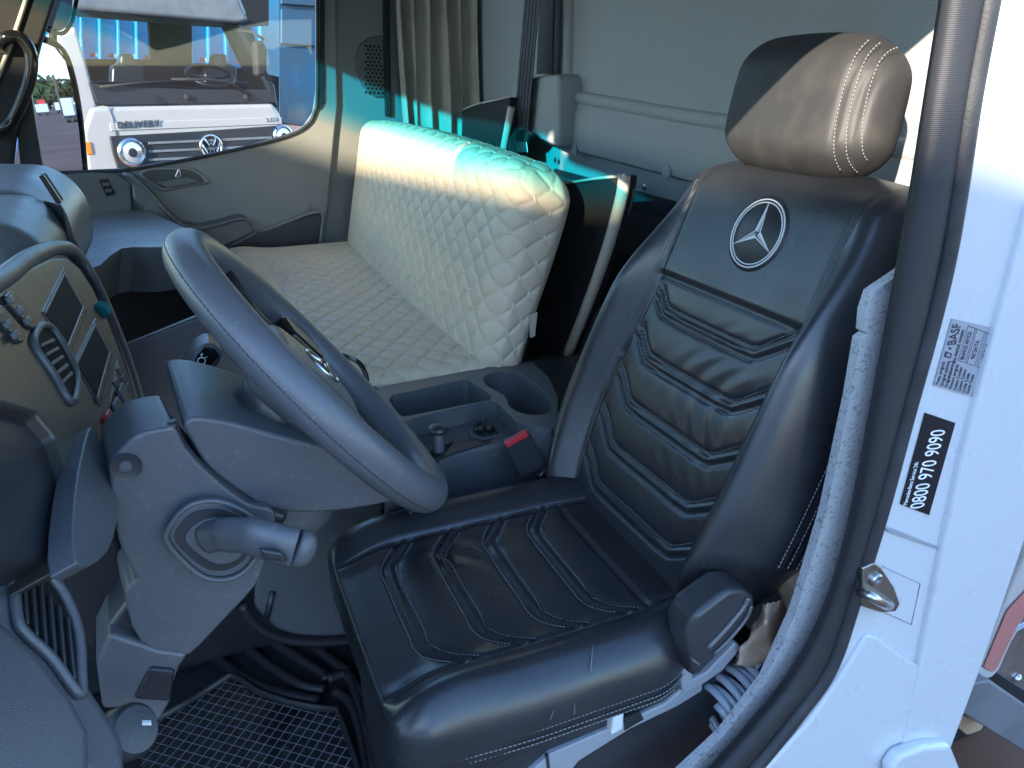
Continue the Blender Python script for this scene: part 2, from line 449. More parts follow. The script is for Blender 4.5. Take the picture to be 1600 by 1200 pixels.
# perforated vent plates
def perforated(name, x, y0, y1, z0, z1, pitch, parent, mat="plastic_grey"):
    geo = []; k = 0
    for z in np.arange(z0, z1, pitch * .866):
        for y in np.arange(y0 + (k % 2) * pitch / 2, y1, pitch):
            ring_v, ring_f = [], []
            for i in range(6):
                t = math.pi / 6 + i * math.pi / 3
                for rr in (pitch * .60, pitch * .40):
                    ring_v.append(V3(x, y + rr * math.cos(t), z + rr * math.sin(t)))
            for i in range(6):
                j = (i + 1) % 6; ring_f.append([2 * i, 2 * j, 2 * j + 1, 2 * i + 1])
            geo.append((ring_v, ring_f))
        k += 1
    o = mesh(name, *join_geo(geo), mat, parent, smooth=False); o["kind"] = "stuff"; solid(o, .0012)
    return o
perforated("perforated_plate", .984, 1.30, 1.62, 1.325, 1.430, .0085, wall)
perforated("perforated_plate", .984, 1.76, 1.96, 1.40, 1.462, .0085, wall)
for a, b in ((868, 250), (1008, 292)):
    lathe("plate_screw", PX(a, b, .982), (-1, 0, 0), [(.007, 0), (.007, .002), (.004, .004), (.001, .004)], "satin_metal", wall, 12)

# far pillar behind the passenger door, with the speaker
pil = struct(slab("cab_side_pillar", [(.36, 2.715, .62), (1.0, 2.715, .62), (1.0, 2.715, 2.30), (.545, 2.715, 2.30), (.545, 2.715, 1.75), (.50, 2.715, 1.56), (.40, 2.715, 1.42)], (0, .06, 0), "door_grey"))
spk = [(556, 88), (562, 70), (578, 58), (600, 55), (602, 152), (586, 152), (566, 134), (557, 112)]
sp = slab("speaker_cover", [PY(x, y, 2.705) for x, y in spk], (0, .02, 0), "plastic_grey", pil, .005)
geo = []
for i in range(13):
    for j in range(5):
        q = PY(572 + j * 6.5 + (i % 2) * 3.2, 72 + i * 6 + j * .4, 2.7035)
        if q[0] > PY(601, 100, 2.7)[0] - .006: continue
        geo.append(([q + .0045 * V3(math.cos(t), 0, math.sin(t)) for t in np.linspace(0, 2 * math.pi, 9)[:-1]], [list(range(8))]))
o = mesh("speaker_holes", *join_geo(geo), "hollow_shade", sp, smooth=False); o["kind"] = "stuff"
slab("door_seal", [PY(x, y, 2.70) for x, y in ((598, -60), (608, -60), (612, 182), (603, 182))], (0, .02, 0), "black_matte", pil, .004)

# front of the cab: bulkhead, windscreen with its blue sun strip, header, pillars
struct(box("cab_header", (-.84, .46, 2.292), (-.70, 2.78, 2.352), "headliner", bev=.01))
struct(box("cab_bulkhead", (-1.0, .50, .60), (-.94, 2.76, 1.30), "plastic_dark"))
ws = slab("windscreen", [V3(-.96, .525, 1.28), V3(-.96, 2.70, 1.28), V3(-.757, 2.66, 2.295), V3(-.757, .525, 2.295)], (-.004, 0, -.001), "windshield_glass")
tag(ws, "clear windscreen with a blue sun strip along its top edge", "windscreen")
side = struct(slab("cab_near_side", [V3(-.74, .50, 2.33), V3(1.08, .50, 2.33), V3(1.08, .50, 2.0), V3(.64, .50, 1.975), V3(.50, .50, 1.945), V3(.34, .50, 1.895), V3(.12, .50, 1.835), V3(.03, .50, 1.815), V3(-.10, .50, 1.895), V3(-.27, .50, 1.985), V3(-.43, .50, 2.075), V3(-.67, .50, 2.18), V3(-.735, .50, 2.215)], (0, .020, 0), "plastic_grey"))  # lower edge shaped to cut the sun on headrest, bench and rear wall
struct(slab("cab_near_sill", [V3(-1.0, .50, .80), V3(-.70, .50, .80), V3(-.70, .50, 1.24), V3(-.93, .50, 1.32), V3(-1.0, .50, 1.30)], (0, .02, 0), "plastic_grey"))
qg = slab("sun_tint_pane", [V3(-.925, .521, 1.33), V3(-.70, .521, 1.30), V3(-.06, .521, 1.86), V3(-.27, .521, 1.99), V3(-.43, .521, 2.08), V3(-.67, .521, 2.185), V3(-.765, .521, 2.25)], (0, .003, 0), "sun_tint_glass")  # added pane, unseen; tints the sun that reaches bench and rear wall
tag(qg, "unseen tinted pane added to colour the sun on bench and rear wall", "window")
slab("wall_corner", [V3(.905, .552, .62), V3(1.0, .665, .62), V3(1.0, .665, 2.30), V3(.905, .552, 2.30)], (.02, -.012, 0), "wall_felt", wall)
# far A pillar with its pale strip, quarter-window post
ap = [(-120, -60), (104, -60), (86, 0), (64, 66), (46, 135), (24, 212), (18, 272), (-120, 272)]
apil = struct(slab("windscreen_pillar", [PY(x, y, 2.66) for x, y in ap], (0, .05, 0), "black_matte", bev=.01))
tube("pale_strip", [PY(x, y, 2.655) for x, y in ((44, -10), (24, 50), (0, 112), (-20, 160))], .006, "cream_edge", apil, 8)
slab("quarter_post", [PY(x, y, 2.69) for x, y in ((42, 134), (48, 142), (68, 270), (33, 272), (27, 212))], (0, .03, 0), "dark_body", apil, .004)

# grab handle on the far pillar
gh = [PY(x, y, 2.60) for x, y in ((-8, 74), (8, 60), (28, 58), (42, 70), (49, 92), (46, 122), (34, 158), (20, 186), (2, 204), (-16, 206))]
gh[0] = gh[0] + V3(0, .05, 0); gh[-1] = gh[-1] + V3(0, .05, 0)
tag(tube("grab_handle", curve_pts(gh, 8), .0165, "black_gloss", None, 16), "curved glossy black grab handle on the windscreen pillar", "grab handle")

# ================================================================ passenger door
door = empty("passenger_door", (.15, 2.72, .62), "grey passenger door with clear window, swooping armrest and inner handle", "door")
dp = [(18, 272), (85, 271), (140, 268), (200, 265), (290, 250), (390, 229), (450, 212), (478, 197), (492, 176), (497, 140), (497, -70), (525, -70), (529, 165), (524, 212), (512, 345), (500, 430), (485, 700), (18, 700)]
slab("door_panel", [PY(x, y, 2.695) for x, y in dp], (0, .06, 0), "door_grey", door, .010)
gl = [(-20, 275), (200, 268), (390, 232), (450, 215), (480, 200), (494, 178), (500, 140), (500, -70), (30, -70), (-20, -70)]
slab("window_glass", [PY(x, y, 2.728) for x, y in gl], (0, .004, 0), "glass_clear", door)
wsl = [PY(x, y, 2.69) for x, y in ((60, 271), (140, 268), (200, 265), (290, 250), (390, 229), (450, 212), (478, 197), (491, 177), (496, 140), (496, -60))]
tube("window_seal", curve_pts(wsl, 5), .0055, "rubber", door, 8)
# rear upright and its dark edge
slab("rear_edge", [PY(x, y, 2.688) for x, y in ((500, -70), (508, -70), (507, 160), (500, 172))], (0, .01, 0), "black_matte", door, .002)
fp = [(83, 274), (140, 270), (180, 271), (205, 284), (207, 330), (160, 342), (135, 352), (128, 362), (100, 370), (80, 380)]
fpn = slab("front_panel", [PY(x, y, 2.672) for x, y in fp], (0, .03, 0), "plastic_grey", door, .006)
sw = slab("lock_switch", [PY(x, y, 2.668) for x, y in ((155, 281), (168, 279), (181, 303), (166, 307))], (0, .006, 0), "black_gloss", fpn, .002)
for a, b in ((166, 288), (170, 298)):
    q = PY(a, b, 2.666); box("switch_key", q - V3(.009, .003, .005), q + V3(.009, .004, .005), "plastic_grey", sw, .002)
arm = [(188, 271), (205, 274), (232, 296), (262, 330), (285, 350), (312, 354), (345, 347), (372, 339), (385, 341), (400, 363), (352, 386), (322, 393), (300, 388), (272, 372), (240, 345), (208, 312), (206, 290)]
am = slab("armrest", [PY(x, y, 2.625) for x, y in arm], (0, .075, 0), "plastic_grey", door, .014, 4)
tube("armrest_lip", curve_pts([PY(x, y, 2.622) for x, y in ((196, 273), (206, 278), (232, 299), (262, 333), (286, 353), (313, 357), (345, 350), (372, 342), (384, 343))], 5), .006, "plastic_dash", am, 8)
hr = [(214, 272), (232, 263), (262, 261), (296, 262), (314, 270), (327, 286), (300, 291), (262, 299), (250, 298), (232, 286)]
rec = slab("handle_surround", [PY(x, y, 2.684) for x, y in hr], (0, .016, 0), "door_grey", door, .006, 3, 4)
hi_ = [(222, 272), (236, 266), (264, 264.5), (294, 265.5), (309, 272), (319, 284), (298, 287.5), (262, 294), (253, 293), (236, 284)]
rin = slab("handle_recess", [PY(x, y, 2.6825) for x, y in hi_], (0, .003, 0), "plastic_dark", rec, 0, 3, 4)
lv = [(243, 286), (262, 281), (282, 277), (292, 276), (318, 284), (298, 288), (262, 294)]
slab("handle_lever", [PY(x, y, 2.668) for x, y in lv], (0, .016, 0), "plastic_grey", rec, .004)
slab("handle_tip", [PY(x, y, 2.664) for x, y in ((273, 276), (278, 264), (281, 264), (284, 275), (277, 280))], (0, .014, 0), "chrome", rec, .003)
lathe("trim_button", PY(480, 323, 2.694), (0, -1, 0), [(.013, 0), (.013, .003), (.011, .004), (.001, .0042)], "door_grey", door, 20)
pk = [(402, 366), (440, 352), (480, 338), (498, 334), (503, 340), (498, 380), (490, 420), (330, 440), (345, 394)]
slab("door_pocket", [PY(x, y, 2.690) for x, y in pk], (0, .01, 0), "plastic_dark", door, .004)
tube("pocket_rim", curve_pts([PY(x, y, 2.686) for x, y in ((402, 364), (440, 350), (480, 335), (499, 331), (505, 338), (500, 382))], 4), .006, "door_grey", door, 8)

# ================================================================ outside
gs = 900.0
gnd = struct(mesh("ground", [(-gs, -gs, 0), (gs, -gs, 0), (gs, gs, 0), (-gs, gs, 0)], [[0, 1, 2, 3]], "soil", smooth=False))

# ---- unseen block added up-sun, its top edge shaped to shade the lower cab
sd = V3(SUN_DIR[0], SUN_DIR[1], 0); sd = unit(sd); sp_ = V3(-sd[1], sd[0], 0)
c0 = V3(.7, .8, 0) - sd * 8.7
sun_block = empty("added_sun_block", tuple(c0), "unseen white block added to shade the lower part of the cab", "sun_block")
def block_pt(a, d, z): return c0 + sp_ * a - sd * d + V3(0, 0, z)
SHZ = 4.355
slab("wall", [block_pt(-6, 0, 0), block_pt(5, 0, 0), block_pt(5, 0, SHZ + .72), block_pt(.5, 0, SHZ), block_pt(-6, 0, SHZ)], -sd * 5, "white_plastic", sun_block)
slab("roof", [block_pt(-6.2, -.02, SHZ - .02), block_pt(.5, -.02, SHZ - .02), block_pt(5.2, -.02, SHZ + .73), block_pt(5.2, -.02, SHZ + .76), block_pt(.5, -.02, SHZ + .01), block_pt(-6.2, -.02, SHZ + .01)], -sd * 5.2, "frame_grey", sun_block)  # cap of the added block; its line sets where the sun cuts off

# ---- white truck parked across from the passenger side
TA = math.radians(22); te = V3(math.cos(TA), math.sin(TA), 0); tn = V3(te[1], -te[0], 0)     # along the front, out of the front
TW = CAM + ray(140, 215) * 6.3                    # a point on the front face
trk = empty("white_truck", (TW[0] + te[0], TW[1] + te[1], 0), "white light truck with round headlamps and dark grille seen through the passenger window", "truck")
def TF(x, y, off=0.0): return PP(x, y, TW + tn * off, tn)
bk = -tn
low = [(140, 166), (160, 165), (428, 160), (440, 180), (445, 262), (447, 330), (140, 340), (133, 262), (127, 205)]
slab("front_body", [TF(x, y) for x, y in low], bk * .7, "truck_white", trk, .05, 4)
# left body side with pillar: white, sweeping up to the roof
pl = [(88, 52), (104, 50), (119, 40), (136, 100), (153, 164), (148, 190), (134, 262), (120, 262), (117, 180), (104, 110)]
slab("front_pillar", [TF(x, y, -.02) for x, y in pl], bk * .3, "truck_white", trk, .03, 3)
pr = [(368, 38), (375, 36), (436, 168), (428, 162)]
slab("front_pillar", [TF(x, y, -.02) for x, y in pr], bk * .3, "dark_body", trk, .01)
vis = [(96, -30), (365, -25), (384, 20), (392, 33), (372, 37), (250, 27), (114, 14), (98, 6)]
slab("roof_visor", [TF(x, y, .05) for x, y in vis], bk * .8, "frame_grey", trk, .04)
gls = [(117, 16), (250, 28), (371, 38), (428, 160), (160, 164), (152, 160)]
slab("windscreen", [TF(x, y, -.03) for x, y in gls], bk * .01, "glass_dark", trk)
cowl = [(140, 128), (160, 133), (300, 140), (420, 140), (429, 160), (160, 164), (153, 161)]
slab("cowl", [TF(x, y, .003) for x, y in cowl], bk * .05, "dark_body", trk, .005)
grl = [(172, 213), (300, 206), (440, 196), (446, 216), (444, 320), (200, 320), (184, 262), (177, 240)]
slab("grille", [TF(x, y, .02) for x, y in grl], bk * .05, "dark_body", trk, .01)
for k in range(3):
    yy = 222 + 13 * k
    slab("grille_bar", [TF(x, y, .03) for x, y in ((232, yy), (425, yy - 9), (425, yy - 5), (232, yy + 4))], bk * .01, "frame_grey", trk, .004)
slab("panel_crease", [TF(x, y, .008) for x, y in ((172, 192), (440, 183), (441, 194), (173, 205))], bk * .02, "truck_white", trk, .006)
for (a, b, rr) in ((205, 238, .118), (441, 213, .108)):
    q = TF(a, b, .02); hl = lathe("headlight", q, tn, [(rr, -.02), (rr, .02), (rr * .86, .035), (rr * .80, .01)], "chrome", trk, 32)
    lathe("lens", q + tn * .004, tn, [(rr * .80, 0), (rr * .7, .02), (rr * .3, .032), (.002, .034)], "glass_lamp", hl, 28)
    lathe("bulb_shade", q + tn * .03, tn, [(rr * .34, 0), (rr * .30, .012), (.002, .016)], "dark_body", hl, 20)
q = TF(330, 229, .035); bd = tube("badge", [q + .098 * (math.cos(t) * te + math.sin(t) * V3(0, 0, 1)) for t in np.linspace(0, 2 * math.pi, 41)[:-1]], .012, "chrome", trk, 8, True)
for pts in (((-.052, .075), (-.018, .005), (0, .035), (.018, .005), (.052, .075)), ((-.082, .03), (-.035, -.078), (0, -.005), (.035, -.078), (.082, .03))):
    tube("badge_stroke", [q + a * te + b * V3(0, 0, 1) for a, b in pts], .010, "chrome", bd, 6)
r_, u_ = TF(240, 193, .02) - TF(186, 196, .02), V3(0, 0, 1)
text("lettering", "DELIVERY", TF(184, 200.5, .014), r_, u_, .075, "ink", trk, spacing=1.12, extrude=.006)
text("lettering", "9.170", TF(414, 190, .014), r_, u_, .055, "label_silver", trk, extrude=.004)
q = TF(138, 232, .01); slab("side_marker", [q + a * te + V3(0, 0, b) for a, b in ((-.02, -.05), (.03, -.05), (.03, .05), (-.02, .05))], bk * .05, "amber", trk, .01)
tube("body_joint", [TF(x, y, .004) for x, y in ((168, 166), (176, 186), (182, 212))], .005, "frame_grey", trk, 6)
# cabin: dark back wall left open at two rear windows, dash, wheel, wipers
def TB(x, y): return TF(x, y, -1.35)
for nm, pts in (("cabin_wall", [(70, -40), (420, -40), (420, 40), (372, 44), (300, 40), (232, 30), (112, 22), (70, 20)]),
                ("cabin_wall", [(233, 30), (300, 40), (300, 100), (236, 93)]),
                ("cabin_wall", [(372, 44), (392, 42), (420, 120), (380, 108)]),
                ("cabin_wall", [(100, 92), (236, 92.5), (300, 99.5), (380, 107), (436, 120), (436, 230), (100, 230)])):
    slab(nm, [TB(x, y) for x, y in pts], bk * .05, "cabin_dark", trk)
slab("cab_top", [TF(x, y, -.3) for x, y in ((100, -24), (368, -20), (384, 20), (380, 32), (100, 8))], bk * 1.3, "truck_white", trk)
slab("cabin_dash", [TF(x, y, -.35) for x, y in ((140, 128), (430, 128), (440, 190), (140, 190))], bk * .3, "dark_body", trk, .04)
wc = TF(328, 118, -.45)
sw_ = tube("steering_wheel", [wc + .21 * (math.cos(t) * te + math.sin(t) * unit(V3(0, 0, .45) - tn * .9)) for t in np.linspace(0, 2 * math.pi, 33)[:-1]], .016, "plastic_dark", trk, 8, True)
tube("steering_spoke", [wc - te * .19, wc + V3(0, 0, -.03), wc + te * .19], .02, "plastic_dark", sw_, 6)
for seat_x in (200, 345):
    slab("seat_back", [TF(x, y, -1.0) for x, y in ((seat_x - 26, 150), (seat_x - 24, 104), (seat_x - 12, 98), (seat_x - 10, 84), (seat_x + 10, 84), (seat_x + 12, 98), (seat_x + 26, 104), (seat_x + 28, 150))], bk * .12, "plastic_dark", trk, .03)
for pts in (((155, 136), (210, 130), (278, 126)), ((268, 124), (320, 124), (358, 128), (392, 150))):
    tube("wiper", [TF(x, y, .03) for x, y in pts], .012, "black_matte", trk, 6)
for a, b in ((292, 152), (385, 152)):
    lathe("washer_jet", TF(a, b, .003), tn, [(.03, 0), (.025, .02), (.002, .03)], "black_matte", trk, 10)
tm = TF(402, 90, .25)
slab("wing_mirror", [TF(x, y, .3) for x, y in ((399, 64), (412, 62), (419, 78), (418, 118), (402, 120))], bk * .1, "black_matte", trk, .03)
tube("mirror_arm", [TF(372, 48, 0), TF(395, 50, .2), TF(412, 62, .28)], .014, "black_matte", trk, 6)
lathe("wheel", TF(200, 395, -.9), te, [(.36, 0), (.40, .03), (.40, .22), (.36, .25)], "rubber", trk, 24)
lathe("wheel", TF(425, 372, -.9), te, [(.36, -.25), (.40, -.22), (.40, -.03), (.36, 0)], "rubber", trk, 24)
for xs_, nm in (((98, 60), "cab_side"), ((436, 60), "cab_side")):
    p0 = TF(xs_[0] + (24 if xs_[0] < 200 else 0), 262, -.1); p1 = TF(xs_[0], 40, -.35)
    slab(nm, [p0, p0 + bk * 1.3, V3(*(p0 + bk * 1.3)[:2], p0[2] + .55), V3(*p0[:2], p0[2] + .55)], te * (.03 if xs_[0] < 200 else -.03), "truck_white", trk, .01)
slab("chassis", [TF(x, y, -.7) for x, y in ((150, 330), (440, 325), (440, 345), (150, 350))], bk * 2.2, "dark_body", trk)

# ---- blue boarded truck body behind it
BQ = TW + bk * 4.6
def TBl(x, y, off=0.0): return PP(x, y, BQ + tn * off, tn)
blu = empty("blue_truck", tuple(TBl(250, 200) * V3(1, 1, 0)), "bright blue boarded truck body behind the white truck", "truck")
slab("board_wall", [TBl(x, y) for x, y in ((40, -120), (434, -120), (436, 118), (40, 98))], bk * 2.3, "blue_paint", blu)
for k in range(15):
    xx = 96 + k * 29.5 * (1 - k * .004); dy = (xx - 60) * .045
    slab("rib", [TBl(x, y, .07) for x, y in ((xx, 20 + dy), (xx + 4.5, 20 + dy), (xx + 5.5, 92 + dy), (xx + 1, 92 + dy))], bk * .07, "blue_paint", blu, .01)
for k in range(4):
    yy = -100 + 38 * k
    slab("top_rail", [TBl(x, y, .06) for x, y in ((60, yy), (434, yy + 17), (434, yy + 22), (60, yy + 5))], bk * .06, "blue_paint", blu, .01)
slab("bottom_rail", [TBl(x, y, .09) for x, y in ((40, 93), (436, 112), (436, 120), (40, 101))], bk * .09, "blue_paint", blu, .01)
for k in range(11):
    xx = 113 + k * 28.6; yy = 81 + (xx - 110) * .045
    for s_x, mt in ((0, "red_plastic"), (7.5, "white_plastic")):
        slab("reflector", [TBl(x, y, .01) for x, y in ((xx + s_x, yy), (xx + s_x + 7.2, yy + .4), (xx + s_x + 7.2, yy + 6.4), (xx + s_x, yy + 6))], bk * .01, mt, blu)
slab("corner_post", [TBl(x, y, .12) for x, y in ((421, -120), (428, -120), (434, 122), (428, 122))], bk * .2, "blue_paint", blu, .02)
slab("chassis_rail", [TBl(x, y, -.6) for x, y in ((60, 104), (436, 122), (436, 150), (60, 135))], bk * .8, "dark_body", blu)
for xx in (140, 385):
    c = TBl(xx, 100, -.3); lathe("wheel", V3(c[0], c[1], .48), tn, [(.40, -.12), (.48, -.09), (.48, .12), (.40, .15)], "rubber", blu, 24)
for xx in (90, 190, 300, 400):
    c = TBl(xx, 140, -.7); box("cross_member", (c[0] - .05, c[1] - .05, .45), (c[0] + .05, c[1] + .05, TBl(xx, 120, -.7)[2]), "dark_body", blu)

# ---- dark trailer end on the right of the window
dk = [(436, -120), (560, -120), (560, 190), (500, 200), (437, 190)]
dkt = slab("dark_trailer", [TBl(x, y, .6) for x, y in dk], bk * 2.0, "navy_paint")
tag(dkt, "dark blue weathered trailer end at the right of the passenger window", "trailer")
for k in range(3):
    slab("tail_board", [TBl(x, y, .66) for x, y in ((440, -110 + 62 * k), (558, -103 + 62 * k), (558, -48 + 62 * k), (440, -56 + 62 * k))], bk * .05, "navy_paint", dkt, .01)

# ---- exterior mirrors on the passenger side
mdir = ray(96, 168); mdir = unit(mdir)
refl = unit(V3(.955, .295, -.004)); mn = unit(refl - mdir)
MA = PY(96, 168, 2.985)
def MP(x, y, off=0.0): return PP(x, y, MA + mn * off, mn)
mir = empty("door_mirror", tuple(MA - V3(0, .05, .25)), "tall black-framed wing mirror outside the passenger window", "mirror")
mo = [(15, 290), (30, 190), (52, 64), (66, 60), (88, 68), (106, 92), (119, 140), (128, 200), (136, 290)]
slab("mirror_glass", [MP(x, y) for x, y in [(18, 285), (33, 190), (56, 70), (66, 66), (85, 74), (102, 96), (114, 140), (123, 200), (131, 285)]], -mn * .004, "mirror_silver", mir)
slab("housing", [MP(x, y, -.006) for x, y in mo], -mn * .07, "black_matte", mir, .01)
tube("frame", curve_pts([MP(x, y, .001) for x, y in mo[2:]], 6), .0075, "black_matte", mir, 8)
mdir2 = unit(ray(97, 20)); mn2 = unit(unit(V3(.70, .30, -.62)) - mdir2); MB_ = PY(97, 20, 2.99)
mir2 = empty("kerb_mirror", tuple(MB_), "small black kerb mirror above the tall wing mirror", "mirror")
k2 = [(66, -30), (118, -30), (116, 20), (108, 42), (98, 52), (84, 50), (68, 42), (62, 20)]
slab("mirror_glass", [PP(x, y, MB_, mn2) for x, y in [(70, -26), (113, -26), (111, 20), (104, 38), (96, 47), (85, 45), (72, 38), (67, 20)]], -mn2 * .003, "mirror_silver", mir2)
slab("housing", [PP(x, y, MB_ - mn2 * .005, mn2) for x, y in k2], -mn2 * .06, "black_matte", mir2, .015)
tube("frame", curve_pts([PP(x, y, MB_ + mn2 * .001, mn2) for x, y in k2], 5, True), .006, "black_matte", mir2, 8, True)
tube("bracket", [V3(MB_[0] - .03, MB_[1] + .05, MB_[2]), V3(MA[0] - .02, MA[1] + .06, MA[2] + .05)], .012, "black_matte", mir2, 8)

# ---- what the mirror looks back at: yard, parked box trucks, pole and wires, trees
def MR(x, y):                                        # a sight line bounced off the mirror glass
    p = MP(x, y); d = unit(ray(x, y)); return p, d - 2 * np.dot(d, mn) * mn
def MG(x, y, dist=None):                             # where it lands: on the ground, or dist metres away
    p, r = MR(x, y)
    if dist is None: dist = -p[2] / r[2]
    return p + r * dist
def far_truck(xs, y_top, y_bot, dist, mt, label, wheels=True):
    a, b = MG(xs[0], y_bot, dist), MG(xs[1], y_bot, dist); t = MG(xs[0], y_top, dist)
    a[2] = b[2] = 0; h = t[2]
    root = empty("box_truck", tuple((a + b) / 2), label, "truck", "trucks parked far across the yard")
    dv = unit(V3((a + b)[0], (a + b)[1], 0)) * 5
    slab("cargo_box", [a + V3(0, 0, h * .28), b + V3(0, 0, h * .28), b + V3(0, 0, h), a + V3(0, 0, h)], dv, mt, root, .05)
    slab("chassis", [a + V3(0, 0, h * .18), b + V3(0, 0, h * .18), b + V3(0, 0, h * .275), a + V3(0, 0, h * .275)], dv, "dark_body", root)
    for f in (.12, .72):
        c = a + (b - a) * f; lathe("wheel", c + V3(0, 0, h * .14) - dv * .01, unit(b - a), [(h * .14, 0), (h * .14, .35)], "rubber", root, 14)
    return root
far_truck((103, 121), 153, 192, 80, "white_paint", "white box truck nearest the dark mirror edge in the reflected yard")
far_truck((88, 104), 160, 175, 170, "white_paint", "small white box truck in the middle of the reflected yard")
far_truck((58, 78), 163, 179, 150, "white_paint", "white box truck at the left of the reflected yard")
far_truck((60, 72), 156, 166, 190, "red_plastic", "red box truck standing behind the others in the reflected yard")
pb = MG(97, 172, 150); pt = MG(92.5, 116, 150); pole = empty("utility_pole", (pb[0], pb[1], 0), "grey utility pole carrying wires in the reflected yard", "pole")
ph = pt[2]
tube("pole", [V3(pb[0], pb[1], 0), V3(pb[0], pb[1], ph)], .20, "bark", pole, 10)
tdir = unit(V3(-pb[1], pb[0], 0))
tube("cross_arm", [V3(pb[0], pb[1], ph - .8) - tdir * 1.2, V3(pb[0], pb[1], ph - .8) + tdir * 1.2], .08, "bark", pole, 6)
for k, sg in enumerate((-1.1, 0, 1.1)):
    st = V3(pb[0], pb[1], ph - .75) + tdir * sg; w1 = [st + tdir * (60 * t) - V3(0, 0, 6 * t * (1 - t) * .8 + 2 * t) for t in np.linspace(0, 1, 9)]
    w2 = [st - tdir * (60 * t) - V3(0, 0, 6 * t * (1 - t) * .8) for t in np.linspace(0, 1, 9)]
    tube("wire", w2[::-1] + w1[1:], .06, "dark_body", pole, 5)
def tree(base, h, w, label, seed):
    r = np.random.default_rng(seed)
    root = empty("yard_tree", tuple(base), label, "tree", "trees beyond the reflected yard")
    tube("trunk", [base, base + V3(.1, .1, h * .35), base + V3(.2, -.1, h * .7)], [.35, .25, .08], "bark", root, 8)
    geo = []
    for _ in range(420):
        d = unit(r.normal(size=3)); rad = r.uniform(.45, 1) ** .6
        c = base + V3(0, 0, h * .62) + d * rad * V3(w, w, h * .4) * (1 + .25 * math.sin(5 * d[0] + 3 * d[2]))
        n = unit(r.normal(size=3)); t = unit(np.cross(n, r.normal(size=3))); b = np.cross(n, t); sz = r.uniform(.7, 1.6)
        geo.append(([c - t * sz, c + b * sz * .6, c + t * sz, c - b * sz * .6 + n * .2], [[0, 1, 2, 3]]))
    mesh("crown", *join_geo(geo), "tree_leaf", root, smooth=False)
for i, (x, d, h, w, lab) in enumerate(((54, 330, 6.5, 9, "low round tree at the left of the reflected tree line"), (66, 350, 7.5, 10, "second tree from the left of the reflected tree line"), (80, 340, 10.5, 4.5, "tallest slim tree near the pole in the reflected yard"),
        (89, 360, 9, 10, "broad tree just right of the slim one in the reflected yard"), (100, 345, 9.5, 8, "dense tree behind the pole in the reflected yard"), (112, 370, 9, 10, "tree at the right end of the reflected tree line"))):
    g = MG(x, 172, d); g[2] = 0; tree(g, h, w, lab, i)
# ================================================================ driver seat
SY = .785                                        # middle of the seat across the cab
seat = empty("driver_seat", (.40, SY, .62), "black leather driver seat with star emblem and stitched chevron ribs", "seat")

# ---- cushion
CC = V3(.368, .787, 1.080); CS = (.492, .432, .100)
INS, INC = .132, .783                            # half width and middle of the ribbed insert
chev = []
for i, xm in enumerate((.189, .262, .338, .408)):
    e = .036 + .004 * (i < 2)
    chev.append([(xm + e, .915), (xm + .004, .877), (xm, .84), (xm, .74), (xm + .003, .696), (xm + e + .008, .650)])
def cushion_top(x, y):
    """height of the leather above the flat top of the cushion"""
    d = np.abs(y - INC)
    z = -.014 * (1 - smoothstep(INS - .03, INS + .03, d))
    z = z + .010 * smoothstep(INS, INS + .04, d)
    ins = 1 - smoothstep(INS - .001, INS + .003, d)
    g = np.zeros_like(z)
    fx = smoothstep(.100, .118, x) * (1 - smoothstep(.58, .60, x))
    g -= .0065 * np.exp(-((d - INS) / .0035) ** 2) * fx
    for c in chev:
        q = dist_poly(x, y, c)
        g -= ins * (.0050 * np.exp(-((q - .0062) / .0030) ** 2) - .0030 * np.exp(-(q / .004) ** 2) + .0014 * np.exp(-(q / .02) ** 2))
    g -= ins * .0065 * np.exp(-((x - .472) / .0032) ** 2)
    # soft puckers of the leather
    g += ins * .0016 * np.sin(95 * y + 25 * x + 3 * np.sin(40 * x)) * np.exp(-((x - .30) / .07) ** 2) * np.exp(-((y - .86) / .05) ** 2)
    z = z - .030 * (1 - smoothstep(.10, .24, x)) ** 2 - .012 * smoothstep(.45, .62, x)
    return z + g
P, F, N = rbox(CS, .044, .0040, 7)
W = P + CC
top = np.clip(N[:, 2], 0, 1) ** 2
W[:, 2] += top * cushion_top(W[:, 0], W[:, 1])
# sides: piped seam under the roll, slight overhang of the front lip, worn creases on the near bolster
side = 1 - np.abs(N[:, 2])
zz = W[:, 2]
gro = np.exp(-((zz - 1.066) / .0030) ** 2) + np.exp(-((zz - 1.055) / .0030) ** 2)
W -= N * (.004 * gro * side)[:, None]
W += N * (.006 * np.exp(-((zz - 1.045) / .007) ** 2) * side)[:, None]
front = smoothstep(.30, .10, W[:, 0]) if False else 1 - smoothstep(.10, .30, W[:, 0])
W[:, 2] -= .075 * front * np.clip((1.09 - zz) / .06, 0, 1)
W[:, 1] += .012 * front * np.sign(.787 - W[:, 1]) * smoothstep(.12, .216, np.abs(W[:, 1] - .787))
W[:, 1] += .075 * smoothstep(.43, .60, W[:, 0]) * (1 - smoothstep(.575, .68, W[:, 1]))
cush = mesh("cushion", W, F, "leather_black", seat)
lines = []
def on_cush(p2, lift=.0005):
    x, y = p2[:, 0], p2[:, 1]
    return np.stack([x, y, np.full_like(x, CC[2] + CS[2] / 2) + cushion_top(x, y) + lift], 1)
for c in chev:
    cp = np.array(curve_pts([V3(*p) for p in c], 5))
    for d in (-.0098, .0098):
        o2 = offset2d(cp, d); o2 = o2[np.abs(o2[:, 1] - INC) < INS - .003]
        lines.append(on_cush(o2))
stitches("stitching", lines, "stitch_grey", cush, .0046, .0034, .0008)
